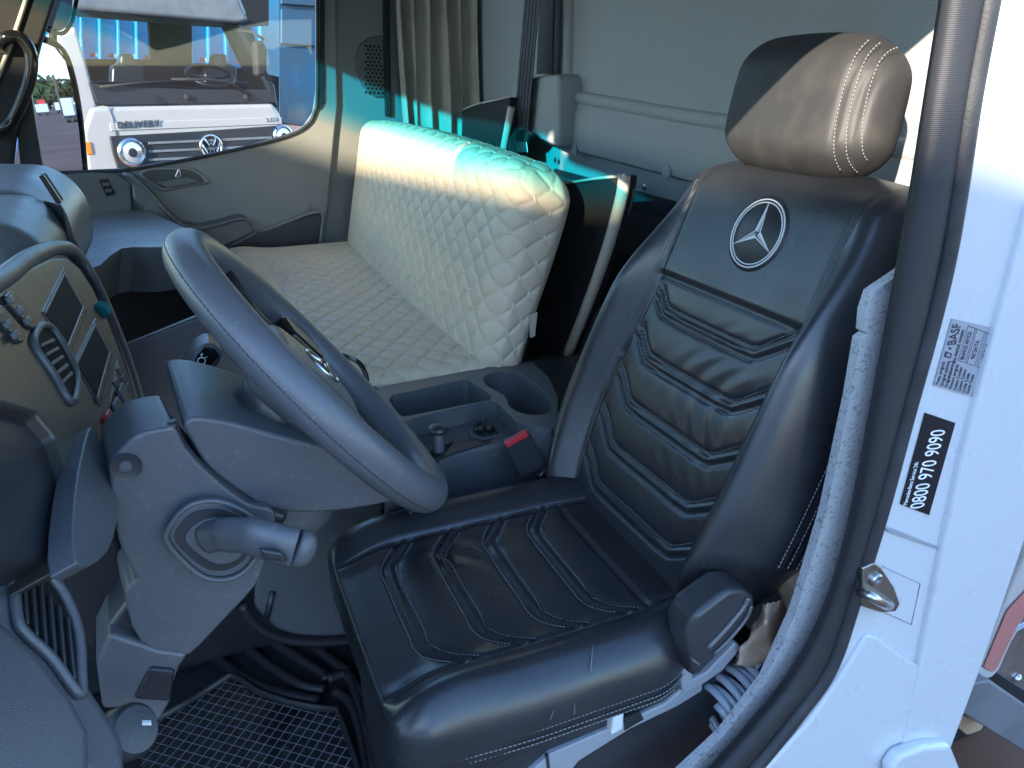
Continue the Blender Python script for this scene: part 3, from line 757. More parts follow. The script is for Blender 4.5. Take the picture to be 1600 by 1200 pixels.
for yy in (INC - INS - .004, INC + INS + .004):
    xs = np.linspace(.125, .56, 60)
    lines = [on_cush(np.stack([xs, np.full_like(xs, yy)], 1))]
    stitches("seam_thread", lines, "stitch_grey", cush, .0040, .0030, .00065)
# near-side double row on the roll
rows = []
for zr in (1.0715, 1.0605, 1.050):
    xs = np.linspace(.16, .50, 80)
    yb = .787 - .216 + .075 * smoothstep(.43, .60, xs) + .0015 + .0025 * (zr < 1.055) + .012 * (1 - smoothstep(.10, .30, xs)) - .0005
    rows.append(np.stack([xs, yb, np.full_like(xs, zr) - .03 * (1 - smoothstep(.10, .30, xs)) * 0], 1))
stitches("side_stitching", rows, "stitch_grey", cush, .0055, .0045, .0009)

# scratches worn into the near bolster: three thin pale scuffs, and the base under the cushion
sc = []
for (a, b) in (((926, 1011), (923, 1051)), ((900, 1055), (899, 1088)), ((866, 1066), (861, 1096))):
    p0, p1 = PZ(*a, 1.136), PZ(*b, 1.122); n = 6
    pts = []
    for t in np.linspace(0, 1, n):
        p = p0 + (p1 - p0) * t
        dy = max(0, (.787 - .216 + .044) - p[1])
        ztop = CC[2] + CS[2] / 2 + float(cushion_top(np.array([p[0]]), np.array([p[1]]))[0]) - (.044 - math.sqrt(max(0, .044 ** 2 - dy ** 2)))
        pts.append(V3(p[0], p[1], ztop + .0004))
    sc.append(tube_geo(pts, .0005, 5))
o = mesh("scuff_mark", *join_geo(sc), "stitch_grey", cush)

base = slab("seat_base", [(.16, .625, .64), (.58, .625, .64), (.60, .600, 1.035), (.15, .600, 1.035)], (0, .37, 0), "plastic_dark", seat, .010)
rp = [(820, 1215), (860, 1178), (960, 1136), (1040, 1100), (1072, 1072), (1100, 1048), (1098, 1080), (1060, 1104), (985, 1140), (905, 1190), (880, 1222)]
pan = slab("base_rail", [PY(x, y, .596) for x, y in rp], (0, .02, 0), "seat_base_grey", seat, .003)
slab("adjuster_tab", [PY(x, y, .590) for x, y in ((958, 1122), (976, 1114), (974, 1140), (955, 1150))], (0, .014, 0), "white_plastic", seat, .003)
slab("rail_gap", [PY(x, y, .5945) for x, y in ((976, 1122), (1000, 1112), (1006, 1124), (976, 1142))], (0, .004, 0), "plastic_dark", seat)
slab("rail_gap", [PY(x, y, .5945) for x, y in ((853, 1182), (857, 1180), (860, 1205), (856, 1207))], (0, .004, 0), "plastic_dark", seat)
# ---- side shield by the door
shp = [(1074, 990), (1088, 962), (1140, 922), (1164, 920), (1184, 936), (1178, 962), (1155, 990), (1105, 1046), (1088, 1062), (1080, 1056)]
sh = slab("side_shield", [PY(x, y, .556) for x, y in shp], (0, .045, 0), "plastic_dark", seat, .009, 3)
tube("shield_groove", curve_pts([PY(x, y, .5545) for x, y in ((1116, 1022), (1143, 995), (1166, 966), (1174, 946))], 6), .0022, "plastic_grey", sh, 8)
tube("shield_lip", curve_pts([PY(x, y, .5545) for x, y in ((1106, 1012), (1133, 984), (1161, 950), (1169, 934))], 6), .0030, "plastic_dash", sh, 8)
slab("shield_latch", [PY(x, y, .552) for x, y in ((1083, 1029), (1095, 1037), (1094, 1042), (1081, 1034))], (0, .006, 0), "plastic_grey", sh, .001)
sk = [(1062, 1050), (1078, 1005), (1084, 1062), (1106, 1050), (1150, 1004), (1160, 1012), (1128, 1050), (1090, 1076), (1068, 1084)]
slab("side_skirt", [PY(x, y, .590) for x, y in sk], (0, .02, 0), "seat_base_grey", seat, .003)

# ---- backrest
BTH = math.radians(21.1); B0 = V3(.508, SY, 1.10)
BU = V3(math.sin(BTH), 0, math.cos(BTH)); BN = V3(-math.cos(BTH), 0, math.sin(BTH)); BY = V3(0, 1, 0)
BW, BT, BHT = .50, .13, .60
YO, HB = .010, .146
bch = []
for s0 in (.336, .262, .186, .114, .048):
    bch.append([(.188, s0 + .054), (.160, s0 + .034), (.126, s0 + .003), (.08, s0), (-.03, s0), (-.070, s0 + .003), (-.105, s0 + .026), (-.138, s0 + .050)])
def back_front(y, s):
    d = np.abs(y); hb = seam_half(s, y)
    bol = .046 * (1 - smoothstep(.34, .54, s)) + .008
    n = bol * smoothstep(hb - .010, hb + .050, d) - .008 * (1 - (y / .15) ** 2) * (d < hb)
    ins = 1 - smoothstep(hb - .001, hb + .003, d); rib = 1 - smoothstep(hb - .016, hb - .003, d)
    n = n - .0055 * np.exp(-((d - hb) / .0038) ** 2) * (1 - smoothstep(.545, .57, s))
    low = 1 - smoothstep(.382, .390, s)
    n = n - ins * .0060 * np.exp(-((s - .388) / .0036) ** 2) - ins * .004 * low
    for c in bch:
        q = dist_poly(y, s, c)
        n = n - rib * (.0044 * np.exp(-((q - .0062) / .0031) ** 2) - .0028 * np.exp(-(q / .004) ** 2) + .0018 * np.exp(-(q / .018) ** 2))
    # stretched creases between the ribs
    n = n + ins * low * .0009 * np.sin(150 * y + 12 * np.sin(18 * s) + 30 * s) * np.exp(-((y + .02) / .07) ** 2) * np.exp(-((s - .25) / .09) ** 2)
    return n
def back_half(s, y=-1.0):
    near = soft_interp(s, [-.05, .0, .06, .15, .30, .45, .55, .60], [.195, .203, .210, .214, .214, .202, .180, .165])
    far = soft_interp(s, [-.05, .0, .06, .15, .30, .45, .55, .60], [.200, .212, .238, .250, .238, .212, .186, .168])
    return np.where(np.asarray(y) > 0, far, near) / .25
def seam_half(s, y):
    far = soft_interp(s, [.0, .05, .15, .30, .39, .47, .56], [.160, .172, .186, .170, .158, .158, .152])
    near = soft_interp(s, [.0, .05, .15, .30, .39, .47, .56], [.120, .122, .128, .132, .137, .134, .142])
    return np.where(np.asarray(y) > 0, far, near)
def back_world(y, s, n):
    return B0 + np.outer(y, BY) + np.outer(s, BU) + np.outer(n, BN)
P, F, N = rbox((BT, BW, BHT), .048, .0042, 7)
n_, y_, s_ = P[:, 0] + BT / 2, P[:, 1], P[:, 2] + BHT / 2 - .02
# P[:,0] points away from the front: front face at P0 = -BT/2
nf = -n_
fr = np.clip(-N[:, 0], 0, 1) ** .7
yw = y_ * back_half(s_, y_)
nf = nf + fr * back_front(yw, s_) - (1 - fr) * 0
nf = nf - .035 * smoothstep(.50, .60, s_) ** 2
sidew = np.abs(N[:, 1])
gro = np.exp(-((n_ - .050) / .0035) ** 2) + np.exp(-((n_ - .066) / .0035) ** 2)
yw = yw - np.sign(N[:, 1]) * .004 * gro * sidew
crown = .010 * np.cos(np.clip(y_ / .25, -1, 1) * math.pi / 2)
s2 = s_ + crown * smoothstep(.45, .6, s_) + .105 * smoothstep(.12, .20, -yw) * (1 - smoothstep(-.02, .24, s_))
W = back_world(yw, s2, nf)
back = mesh("backrest", W, F, "leather_black", seat)
def on_back(p2, lift=.0006):
    y, s = np.asarray(p2[:, 0]), np.asarray(p2[:, 1])
    return back_world(y, s, back_front(y, s) + lift)
lines = []
for c in bch:
    cp = np.array(curve_pts([V3(*p) for p in c], 5))
    for d in (-.0098, .0098):
        o2 = offset2d(cp, d)
        o2 = o2[np.abs(o2[:, 0]) < seam_half(o2[:, 1], o2[:, 0]) - .002]
        lines.append(on_back(o2))
ys = np.linspace(-.132, .152, 50)
lines.append(on_back(np.stack([ys, np.full_like(ys, .381)], 1)))
stitches("stitching", lines, "stitch_grey", back, .0046, .0034, .0008)
for sg in (-1, 1):
    ss = np.linspace(.03, .53, 90); hb = seam_half(ss, sg * np.ones_like(ss))
    stitches("seam_thread", [on_back(np.stack([sg * (hb + .005), ss], 1))], "stitch_grey", back, .0040, .0030, .00065)
rows = []
for nn in (.042, .058, .074):
    ss = np.linspace(.12, .545, 90)
    rows.append(back_world(-.25 * back_half(ss) - .0004, ss, -nn - .035 * smoothstep(.50, .60, ss) ** 2))
stitches("side_stitching", rows, "stitch_grey", back, .0055, .0045, .0009)

# ---- star emblem
def EM(a, b, lift):                                  # a across (towards the door negative), b up the backrest
    y, s = np.array([.005 + a]), np.array([.481 + b])
    return back_world(y, s, back_front(y, s) + lift)[0]
ER = .0465
vs = [EM(0, 0, .0022)]; nseg = 72
for k in range(nseg):
    t = 2 * math.pi * k / nseg; vs.append(EM(ER * 1.06 * math.cos(t), ER * 1.06 * math.sin(t), .0016))
for k in range(nseg):
    t = 2 * math.pi * k / nseg; vs.append(EM(ER * 1.10 * math.cos(t), ER * 1.10 * math.sin(t), -.001))
fs = [[0, 1 + k, 1 + (k + 1) % nseg] for k in range(nseg)] + [[1 + k, 1 + nseg + k, 1 + nseg + (k + 1) % nseg, 1 + (k + 1) % nseg] for k in range(nseg)]
emb = mesh("emblem_patch", vs, fs, "mat_leather", seat, recalc=True)
for rr, tr in ((.97, .00115), (.885, .0009)):
    tube("emblem_ring", [EM(ER * rr * math.cos(t), ER * rr * math.sin(t), .0022) for t in np.linspace(0, 2 * math.pi, 73)[:-1]], tr, "thread_white", emb, 6, True)
R0 = ER * .86
for k in range(3):
    t = math.pi / 2 + k * 2 * math.pi / 3 + math.radians(-2)
    d = V3(math.cos(t), math.sin(t)); q = V3(-d[1], d[0])
    tip, w = d * R0, ER * .118
    root = [d * ER * .03, unit(d + q * 1.732) * w * 1.10, unit(d - q * 1.732) * w * 1.10]
    # solid facet on one side, outlined facet on the other, as embroidered
    def tri(pts, lift, name):
        A = [EM(p[0], p[1], lift) for p in pts]; Bk = [EM(p[0], p[1], .0015) for p in pts]; m = len(A)
        mesh(name, A + Bk, [list(range(m)), list(range(2 * m - 1, m - 1, -1))] + [[i, i + m, (i + 1) % m + m, (i + 1) % m] for i in range(m)], "thread_white", emb, smooth=False, recalc=True)
    sgn = 1 if k != 1 else 1
    mid = d * ER * .05
    sA, sB = (root[1], root[2])
    c = lambda a, b, f: a + (b - a) * f
    tri([c(mid, sB, .22), tip, sB], .0027, "emblem_star_arm")
    tri([sA, c(sA, mid, .32), tip], .0027, "emblem_star_arm")
    tri([c(sA, mid, .74), mid, tip], .0026, "emblem_star_arm")

# ---- headrest
HS = (.098, .258, .164); HR = .046; HTH = math.radians(9)
HU = V3(math.sin(HTH), 0, math.cos(HTH)); HN = V3(-math.cos(HTH), 0, math.sin(HTH))
HC = V3(.775, .818, 1.698)
P, F, N = rbox(HS, HR, .004, 9)
bul = .012 * (1 - (P[:, 1] / .129) ** 2) * (1 - (P[:, 2] / .091) ** 2)
n_ = -P[:, 0] + bul * np.clip(-N[:, 0], 0, 1)
y_ = P[:, 1] * (1 - .04 * (P[:, 2] / .091)) * (1 - .15 * np.abs(P[:, 2] / .082) ** 3) ; z_ = P[:, 2] + .006 * np.cos(P[:, 1] / .129 * math.pi / 2) * np.sign(P[:, 2])
seamY = -.108 - .012 * (P[:, 2] / .091) ** 2
front = np.clip(-N[:, 0] * 1.6, 0, 1)
for dd in (-.010, .0, .010):
    n_ = n_ - .0030 * front * np.exp(-((y_ - seamY - dd) / .0026) ** 2)
W = HC + np.outer(n_, HN) + np.outer(y_, BY) + np.outer(z_, HU)
head = mesh("headrest", W, F, "leather_worn", seat)
rows = []
for dd in (-.0105, .0, .0105):
    zz = np.linspace(-.070, .070, 60); pts = []
    for z in zz:
        y = (-.108 - .012 * (z / .09) ** 2 + dd) * (1 - .04 * (z / .09)); ey = max(0, abs(y) - (.129 - HR)); ez = max(0, abs(z) - (.09 - HR))
        e2 = ey * ey + ez * ez
        if e2 > (HR * .995) ** 2: continue
        n = HS[0] / 2 - HR + math.sqrt(HR ** 2 - e2) + .012 * (1 - (y / .129) ** 2) * (1 - (z / .09) ** 2) * min(1, math.sqrt(HR ** 2 - e2) / HR)
        pts.append(HC + HN * (n + .0004) + BY * y + HU * (z + .006 * math.cos(y / .129 * math.pi / 2) * np.sign(z)))
    rows.append(np.array(pts))
stitches("stitching", rows, "thread_dim", head, .0044, .0032, .0007)
for yy in (-.05, .05):
    tube("headrest_post", [HC + BY * yy + HU * -.11, HC + BY * yy + HU * -.05], .006, "satin_metal", seat, 10)

# ================================================================ passenger bench
bench = empty("passenger_bench", (.35, 1.98, .62), "cream diamond-quilted two-place passenger bench beside the far door", "bench seat")
DW, DH = .074, .057
def quilt(u, v):
    a, b = u / DW + v / DH, u / DW - v / DH
    return np.abs(np.sin(math.pi * a) * np.sin(math.pi * b)) ** .42
def quilt_lines_dist(u, v):
    a, b = u / DW + v / DH, u / DW - v / DH
    k = 1 / math.hypot(1 / DW, 1 / DH)
    return np.minimum(np.abs(a - np.round(a)), np.abs(b - np.round(b))) * k
Y0, Y1 = 1.325, 2.60
# backrest
TH2 = math.radians(11.5); QB = V3(.497, (Y0 + Y1) / 2, 1.165); QU = V3(math.sin(TH2), 0, math.cos(TH2)); QN = V3(-math.cos(TH2), 0, math.sin(TH2))
QS = (.150, Y1 - Y0, .432)
P, F, N = rbox(QS, .050, .0038, 9)
dep = P[:, 0] + QS[0] / 2                         # 0 on the front face
u = P[:, 1].copy(); h1 = QS[1] / 2
arc = .050 * np.arctan2(np.clip(-N[:, 1], 0, 1), np.clip(-N[:, 0], 1e-6, 1))
u = np.where(P[:, 1] < -h1 + .050, -h1 + .050 - np.where(dep < .050, arc, .0785 + dep - .050), u)
v = P[:, 2].copy()
arcz = .050 * np.arctan2(np.clip(N[:, 2], 0, 1), np.clip(-N[:, 0], 1e-6, 1))
h2 = QS[2] / 2
v = np.where((P[:, 2] > h2 - .050) & (P[:, 1] > -h1 + .05), h2 - .050 + np.where(dep < .050, arcz, .0785 + dep - .050), v)
mask = (1 - smoothstep(.475, .480, P[:, 1])) * smoothstep(0, .02, .128 - dep + 0 * dep)
line = quilt_lines_dist(u, v)
disp = mask * (.0034 * quilt(u, v) - .0026 * np.exp(-(line / .0020) ** 2)) - .004 * np.exp(-((P[:, 1] - .478) / .004) ** 2) * (N[:, 0] < -.5)
disp += .010 * np.clip(-N[:, 0], 0, 1) * (1 - (P[:, 1] / h1) ** 2)
P3 = P + N * disp[:, None]
P3[:, 2] += .014 * np.sin((P[:, 1] + .5) * 2.6) * (P[:, 2] > .1) * smoothstep(.1, .22, P[:, 2]) - .02 * smoothstep(-h1 + .12, -h1, P[:, 1]) * smoothstep(.05, .22, P[:, 2])
def bench_world(n, y, z): return QB + np.outer(n, QN) + np.outer(y, BY) + np.outer(z, QU)
nn = -P3[:, 0] - QS[0] / 2
nn = np.where(nn < -.03, -.03 + (nn + .03) * (.60 + .34 * smoothstep(-.20, .16, P3[:, 2])), nn)
W = bench_world(nn, P3[:, 1], P3[:, 2] + QS[2] / 2)
bb = mesh("backrest", W, F, "cream_vinyl", bench)
# ticks at the crossings: thread bars read off the quilted surface itself
from mathutils.kdtree import KDTree
def ticks(parent, W, uu, vv, keep, along_vec, name, mat="thread_cream", L=.013):
    idx = np.where(keep)[0]
    kd = KDTree(len(idx))
    for i, k in enumerate(idx): kd.insert((uu[k], vv[k], 0), i)
    kd.balance(); rows = []
    for a in range(-60, 60):
        for b in range(-60, 60):
            un, vn = (a + b) / 2 * DW, (a - b) / 2 * DH
            co, i, d = kd.find((un, vn, 0))
            if d > .0045: continue
            rows.append((W[idx[i]], Nw[idx[i]]))
    geo = []
    for p, n in rows:
        t = unit(along_vec - n * np.dot(along_vec, n)); b = np.cross(n, t); p = p + n * .0026
        vs = []
        for s, rr in ((-.5, .5), (-.35, 1), (.35, 1), (.5, .5)):
            for w in ((1, 0), (0, 1), (-1, 0), (0, -1)): vs.append(p + t * s * L + .0015 * rr * (w[0] * n + w[1] * b))
        fs = [[i * 4 + k, i * 4 + (k + 1) % 4, (i + 1) * 4 + (k + 1) % 4, (i + 1) * 4 + k] for i in range(3) for k in range(4)] + [[3, 2, 1, 0], [12, 13, 14, 15]]
        geo.append((vs, fs))
    o = mesh(name, *join_geo(geo), mat, parent); o["kind"] = "stuff"
Nw = np.outer(-N[:, 0], QN) + np.outer(N[:, 1], BY) + np.outer(N[:, 2], QU)
ticks(bb, W, u, v, (mask > .8) & (N[:, 0] < .3) & (P[:, 2] > -.21), V3(0, 1, -.15), "quilt_stitches")
# cushion
KS = (.465, Y1 - Y0, .17); KC = V3(.325, (Y0 + Y1) / 2, 1.118)
P, F, N = rbox(KS, .042, .0040, 9)
uu = P[:, 1].copy(); hk = KS[1] / 2
vv = P[:, 0].copy()
dep = KS[2] / 2 - P[:, 2]
arck = .042 * np.arctan2(np.clip(-N[:, 1], 0, 1), np.clip(N[:, 2], 1e-6, 1))
uu = np.where(P[:, 1] < -hk + .042, -hk + .042 - np.where(dep < .042, arck, .066 + dep - .042), uu)
mask = smoothstep(-.098, -.094, P[:, 0] + .012 * np.sin(P[:, 1] * 26)) * (1 - smoothstep(.478, .482, P[:, 1])) * (dep < .15)
line = quilt_lines_dist(uu, vv)
disp = mask * (.0034 * quilt(uu, vv) - .0026 * np.exp(-(line / .0020) ** 2))
disp -= .004 * np.exp(-((P[:, 0] + .096 + .012 * np.sin(P[:, 1] * 26)) / .004) ** 2) * (N[:, 2] > .5) * (P[:, 1] < .48)
disp -= .004 * np.exp(-((P[:, 1] - .480) / .004) ** 2) * (N[:, 2] > .5)
disp += .012 * np.clip(N[:, 2], 0, 1) * np.exp(-((P[:, 0] + .16) / .06) ** 2)
P3 = P + N * disp[:, None]
W = P3 + KC; Nw = N
bc = mesh("cushion", W, F, "cream_vinyl", bench)
ticks(bc, W, uu, vv, (mask > .8) & (N[:, 2] > -.2), V3(0, 1, 0), "quilt_stitches")
box("plinth", (.14, Y0 + .04, .63), (.60, Y1 - .03, 1.05), "plastic_dark", bench, .01)
pull = [PY(x, y, 1.318) for x, y in ((828, 492), (840, 488), (838, 505), (836, 525), (829, 528))]
slab("cover_tag", pull, (0, .003, 0), "cream_edge", bb, 0)
# ================================================================ dashboard
FA = V3(-.148, .921, 1.507); FT = math.radians(22); FN = V3(math.cos(FT), 0, math.sin(FT))
def FP(x, y, off=0.0): return PP(x, y, FA + FN * off, FN)
dash = empty("dashboard", (-.35, 1.3, .9), "grey curved dashboard with vents, switches and two empty radio slots", "dashboard")
fas = [(-140, 600), (-140, 520), (-60, 482), (0, 452), (45, 418), (80, 402), (104, 402), (124, 418), (146, 452), (172, 508), (196, 570), (214, 630), (222, 668), (205, 740), (180, 800), (152, 868), (112, 880), (114, 800), (108, 735), (88, 682), (58, 646), (10, 632), (-60, 628), (-140, 640)]
f_ = slab("centre_fascia", [FP(x, y) for x, y in fas], -FN * .05 + V3(0, 0, 0), "fascia_grey", dash, .004)
brow = [(-140, 505), (-60, 470), (0, 438), (45, 404), (80, 389), (106, 389), (128, 406), (152, 444), (178, 502), (203, 568), (222, 632), (231, 680)]
_bp = curve_pts([FP(x, y, -.006) for x, y in brow], 6)
tube("brow", _bp, np.interp(np.arange(len(_bp)), [0, 30, 40, len(_bp)], [.0115, .0105, .006, .004]), "plastic_dash", dash, 14)
# top humps, each a rounded volume run back to the windscreen
def hump(x_right, y_top, y_bot, Ynear, depth, r, lean):
    a, b = PY(x_right, y_bot, Ynear), PY(x_right, y_top, Ynear)
    x1, z1, z0 = a[0], b[2], a[2] - .10; x0 = -.92
    P, F, N = rbox((x1 - x0, depth, z1 - z0), r, .02, 8)
    W = P + V3((x0 + x1) / 2, Ynear + depth / 2, (z0 + z1) / 2)
    W[:, 2] -= lean * np.clip(W[:, 0] - (x1 - .22), 0, 1) ** 1.3
    W[:, 2] += .010 * np.sin((W[:, 1] - Ynear) / depth * math.pi)
    return mesh("dash_top", W, F, "plastic_dash", dash)
hump(112, 296, 400, 1.37, .50, .085, .10)
hump(78, 346, 420, 1.08, .34, .060, .10)
slab("side_cheek", [PY(x, y, 1.30) for x, y in ((96, 318), (106, 336), (118, 372), (134, 402), (160, 452), (196, 540), (220, 640), (224, 690), (190, 700), (150, 560), (110, 420))], (-.03, .06, 0), "plastic_dark", dash, .010)
# defroster grilles
def grille(name, quad, n, parent, mat_f, mat_b, plane, thick, bar=.5):
    (ax_, ay), (bx, by), (cx, cy), (dx, dy) = quad
    fr = slab(name, [plane(*q, 0) for q in quad], thick, mat_b, parent, .002)
    for k in range(n):
        t0, t1 = (k + .5 - bar / 2) / n, (k + .5 + bar / 2) / n
        L = lambda p, q, t: (p[0] + (q[0] - p[0]) * t, p[1] + (q[1] - p[1]) * t)
        a, b = L(quad[0], quad[1], t0), L(quad[0], quad[1], t1); d, c = L(quad[3], quad[2], t0), L(quad[3], quad[2], t1)
        slab("slat", [plane(*q, .003) for q in (a, b, c, d)], thick * .3, mat_f, fr, .0008)
    return fr
grille("defroster_vent", [(60, 276), (68, 273), (97, 316), (90, 322)], 8, dash, "plastic_grey", "hollow_shade", lambda x, y, o: PY(x, y, 1.402 - o), V3(0, .03, 0))
# radio slots: flat black sheets stand for the shaded hollows, with a shelf lip
def tray(quad, name):
    rim = slab(name, [FP(x, y, .0015) for x, y in quad], -FN * .004, "plastic_dark", f_, .001)
    c = np.mean(quad, 0); inn = [c + (np.array(q) - c) * .88 for q in quad]
    slab("slot_mouth", [FP(x, y, .0026) for x, y in inn], -FN * .002, "hollow_shade", rim)
    a, b, cc, d = [np.array(q) for q in inn]
    # shelf lip along the lower edge; lighter flat strips stand for lit inner walls
    slab("slot_lip", [FP(*p, .0045) for p in (d + (a - d) * .00, cc, cc + (b - cc) * .13, d + (a - d) * .13)], -FN * .004, "fascia_grey", rim, .001)
    slab("slot_lip", [FP(*p, .0040) for p in (b, cc, cc + (d - cc) * .05, b + (a - b) * .05)], -FN * .004, "plastic_grey", rim, .001)
    slab("slot_lip", [FP(*p, .0036) for p in (a, b, b + (cc - b) * .06, a + (d - a) * .06)], -FN * .004, "plastic_grey", rim, .001)
tray([(66, 487), (101, 415), (140, 484), (112, 556)], "radio_slot")
tray([(116, 566), (150, 496), (179, 552), (158, 636)], "radio_slot")
# rocker switches
for (ox, oy) in ((28, 481), (9, 503)):
    fr = slab("switch_frame", [FP(ox + x, oy + y, .004) for x, y in ((-20, -20), (-14, -27), (-6, -28), (26, 8), (32, 20), (30, 30), (22, 32), (-14, -6))], -FN * .006, "plastic_dark", f_, .002)
    for (sx, sy) in ((-9, -14), (6, 3), (18, 19)):
        slab("switch_key", [FP(ox + sx + x, oy + sy + y, .008) for x, y in ((-6, -4), (1, -9), (8, 1), (2, 7))], -FN * .005, "plastic_grey", fr, .0015)
# square air vent
def air_vent(quad, n, plane, nrm, parent, rim_r):
    cor = []
    fr = tube("air_vent", curve_pts([plane(*q, .002) for q in quad], 5, True), rim_r, "plastic_grey", parent, 8, True)
    slab("vent_box", [plane(*q, .0012) for q in quad], -nrm * .003, "hollow_shade", fr)
    q = [np.array(k, float) for k in quad]; c = sum(q) / len(q)
    return fr
av = air_vent([(58, 516), (68, 508), (82, 514), (104, 548), (120, 585), (116, 625), (104, 620), (84, 585), (54, 540)], 5, FP, FN, f_, .004)
for k in range(5):
    t = (k + .6) / 5.4; a = np.array([60, 528]) + t * np.array([44, 78]); b = np.array([80, 520]) + t * np.array([38, 70])
    slab("slat", [FP(*p, .0045) for p in (a, b, b + (3.2, 4.5), a + (3.2, 4.5))], -FN * .003, "plastic_grey", av, .0008)
# small keys, red warning switch
for k, (x, y) in enumerate(((188, 578), (194, 592), (183, 598), (200, 606), (189, 613), (205, 622), (193, 630))):
    slab("push_button", [FP(x + a, y + b, .003) for a, b in ((-5, -2), (0, -9), (6, 2), (1, 8))], -FN * .004, "plastic_dark", f_, .001)
wr = slab("button_strip", [FP(x, y, .001) for x, y in ((184, 560), (190, 560), (222, 640), (204, 690), (176, 668), (170, 640))], -FN * .004, "plastic_dark", f_, .001)
rb = slab("warning_switch", [FP(x, y, .006) for x, y in ((166, 648), (172, 637), (188, 662), (185, 676))], -FN * .006, "red_plastic", f_, .0015)
slab("button_key", [FP(x, y, .006) for x, y in ((178, 632), (184, 618), (204, 652), (198, 668))], -FN * .004, "plastic_dash", f_, .001)
slab("button_key", [FP(x, y, .006) for x, y in ((186, 610), (192, 596), (210, 630), (205, 646))], -FN * .004, "plastic_dash", f_, .001)
q = FP(160, 483, .004); lathe("rotary_knob", q, V3(.5, .75, .3), [(.0115, -.006), (.0115, .004), (.009, .0055), (.001, .006)], "teal_knob", dash, 20)
# cluster hood: the dark hollow in front of the wheel, and the knee panel under it
slab("cluster_hood", [FP(x, y, -.012) for x, y in ((-160, 622), (10, 624), (62, 640), (95, 682), (116, 735), (122, 800), (112, 870), (60, 872), (-160, 900))], -FN * .05, "plastic_dark", dash, .008)
slab("knee_panel", [FP(x, y, .012) for x, y in ((138, 672), (150, 676), (168, 720), (185, 790), (170, 860), (120, 880), (118, 770))], -FN * .02, "plastic_dash", dash, .010, 3, 3)
# near end of the dash by the driver's door, with its own vent
GN = unit(V3(.80, -.30, .50)); GA = V3(-.115, .585, 1.335)
def GP(x, y, off=0.0): return PP(x, y, GA + GN * off, GN)
ne = slab("dash_end", [GP(x, y) for x, y in ((-150, 780), (-10, 800), (22, 838), (60, 880), (102, 925), (132, 1000), (140, 1050), (178, 1108), (205, 1150), (215, 1300), (-150, 1300))], -GN * .07, "plastic_dash", dash, .016, 4)
slab("end_pad", [GP(x, y, .012) for x, y in ((-150, 930), (0, 958), (60, 1008), (120, 1085), (148, 1140), (150, 1180), (146, 1300), (-150, 1300))], -GN * .03, "plastic_grey", ne, .012, 4)
vq = [(20, 852), (34, 850), (70, 890), (100, 928), (122, 985), (127, 1050), (124, 1085), (80, 1028), (40, 990), (26, 960)]
v2 = tube("air_vent", curve_pts([GP(x, y, .003) for x, y in vq], 5, True), .0042, "plastic_grey", ne, 8, True)
slab("vent_box", [GP(x, y, .0015) for x, y in vq], -GN * .003, "hollow_shade", v2)
for k in range(6):
    t = k / 5.; a = np.array([36, 872]) + t * np.array([70, 88]); b = np.array([42, 972]) + t * np.array([74, 86])
    slab("slat", [GP(*p, .006) for p in (a, a + (5, 6), b + (5, 4), b)], -GN * .004, "plastic_dark", v2, .001)

# passenger side of the dash: shelf and its face, beyond the centre stack
ps = [(100, 372), (137, 346), (206, 314), (250, 338), (330, 374), (330, 377), (255, 386), (190, 388), (140, 420)]
shf = [PZ(x, y, 1.335) for x, y in ps]
slab("passenger_shelf", [p + V3(0, 0, 0) for p in shf], (-.03, .02, -.115), "plastic_dash", dash, .014, 4, 3)
slab("footwell_shade", [PY(x, y, 2.40) for x, y in ((60, 380), (345, 390), (345, 760), (60, 760))], (0, .02, 0), "hollow_shade", dash)  # black sheet standing for the shade in the passenger footwell

# ================================================================ steering wheel
WT = math.radians(52); WC = V3(.109, SY, 1.445); WN = V3(math.sin(WT), 0, math.cos(WT)); WU = V3(math.cos(WT), 0, -math.sin(WT)); WR = .176
whl = empty("steering_wheel", tuple(WC), "dark grey leather-rimmed steering wheel with chrome star in its hub", "steering wheel")
def WP(a, b, c): return WC + WU * a + BY * b + WN * c
rim = tube("rim", [WP(WR * math.cos(t), WR * math.sin(t), 0) for t in np.linspace(0, 2 * math.pi, 97)[:-1]], .0205, "plastic_dash", whl, 20, True)
stitches("rim_seam", [np.array([WP((WR + .0195) * math.cos(t), (WR + .0195) * math.sin(t), -.006) for t in np.linspace(0, 2 * math.pi, 240)])], "plastic_dark", rim, .006, .0055, .0006)
P, F, N = rbox((.135, .130, .050), .022, .006, 6)
P[:, 2] += .012 * (1 - (P[:, 0] / .09) ** 2 - (P[:, 1] / .09) ** 2) * (N[:, 2] > .3)
hub = mesh("hub_pad", WC + np.outer(P[:, 0], WU) + np.outer(P[:, 1], BY) + np.outer(P[:, 2] - .026, WN), F, "plastic_dash", whl)
for t0, w in ((math.pi / 2 - .25, .022), (-math.pi / 2 + .25, .022), (math.pi / 2 + .75, .020), (-math.pi / 2 - .75, .020)):
    c, s = math.cos(t0), math.sin(t0)
    tube("spoke", [WP(.05 * c, .05 * s, -.018), WP(.10 * c, .10 * s, -.016), WP((WR - .012) * c, (WR - .012) * s, -.004)], [w * 1.25, w, w * .72], "plastic_dark", whl, 12, False, .55)
slab("spoke_cap", [WP(a, b, .012) for a, b in ((-.03, .055), (.02, .058), (.03, .10), (.015, .145), (-.015, .145), (-.04, .10))], -WN * .02, "black_gloss", whl, .006)
bad = tube("badge_ring", [WP(.023 * math.cos(t), .023 * math.sin(t), .0105) for t in np.linspace(0, 2 * math.pi, 49)[:-1]], .0019, "chrome", whl, 8, True)
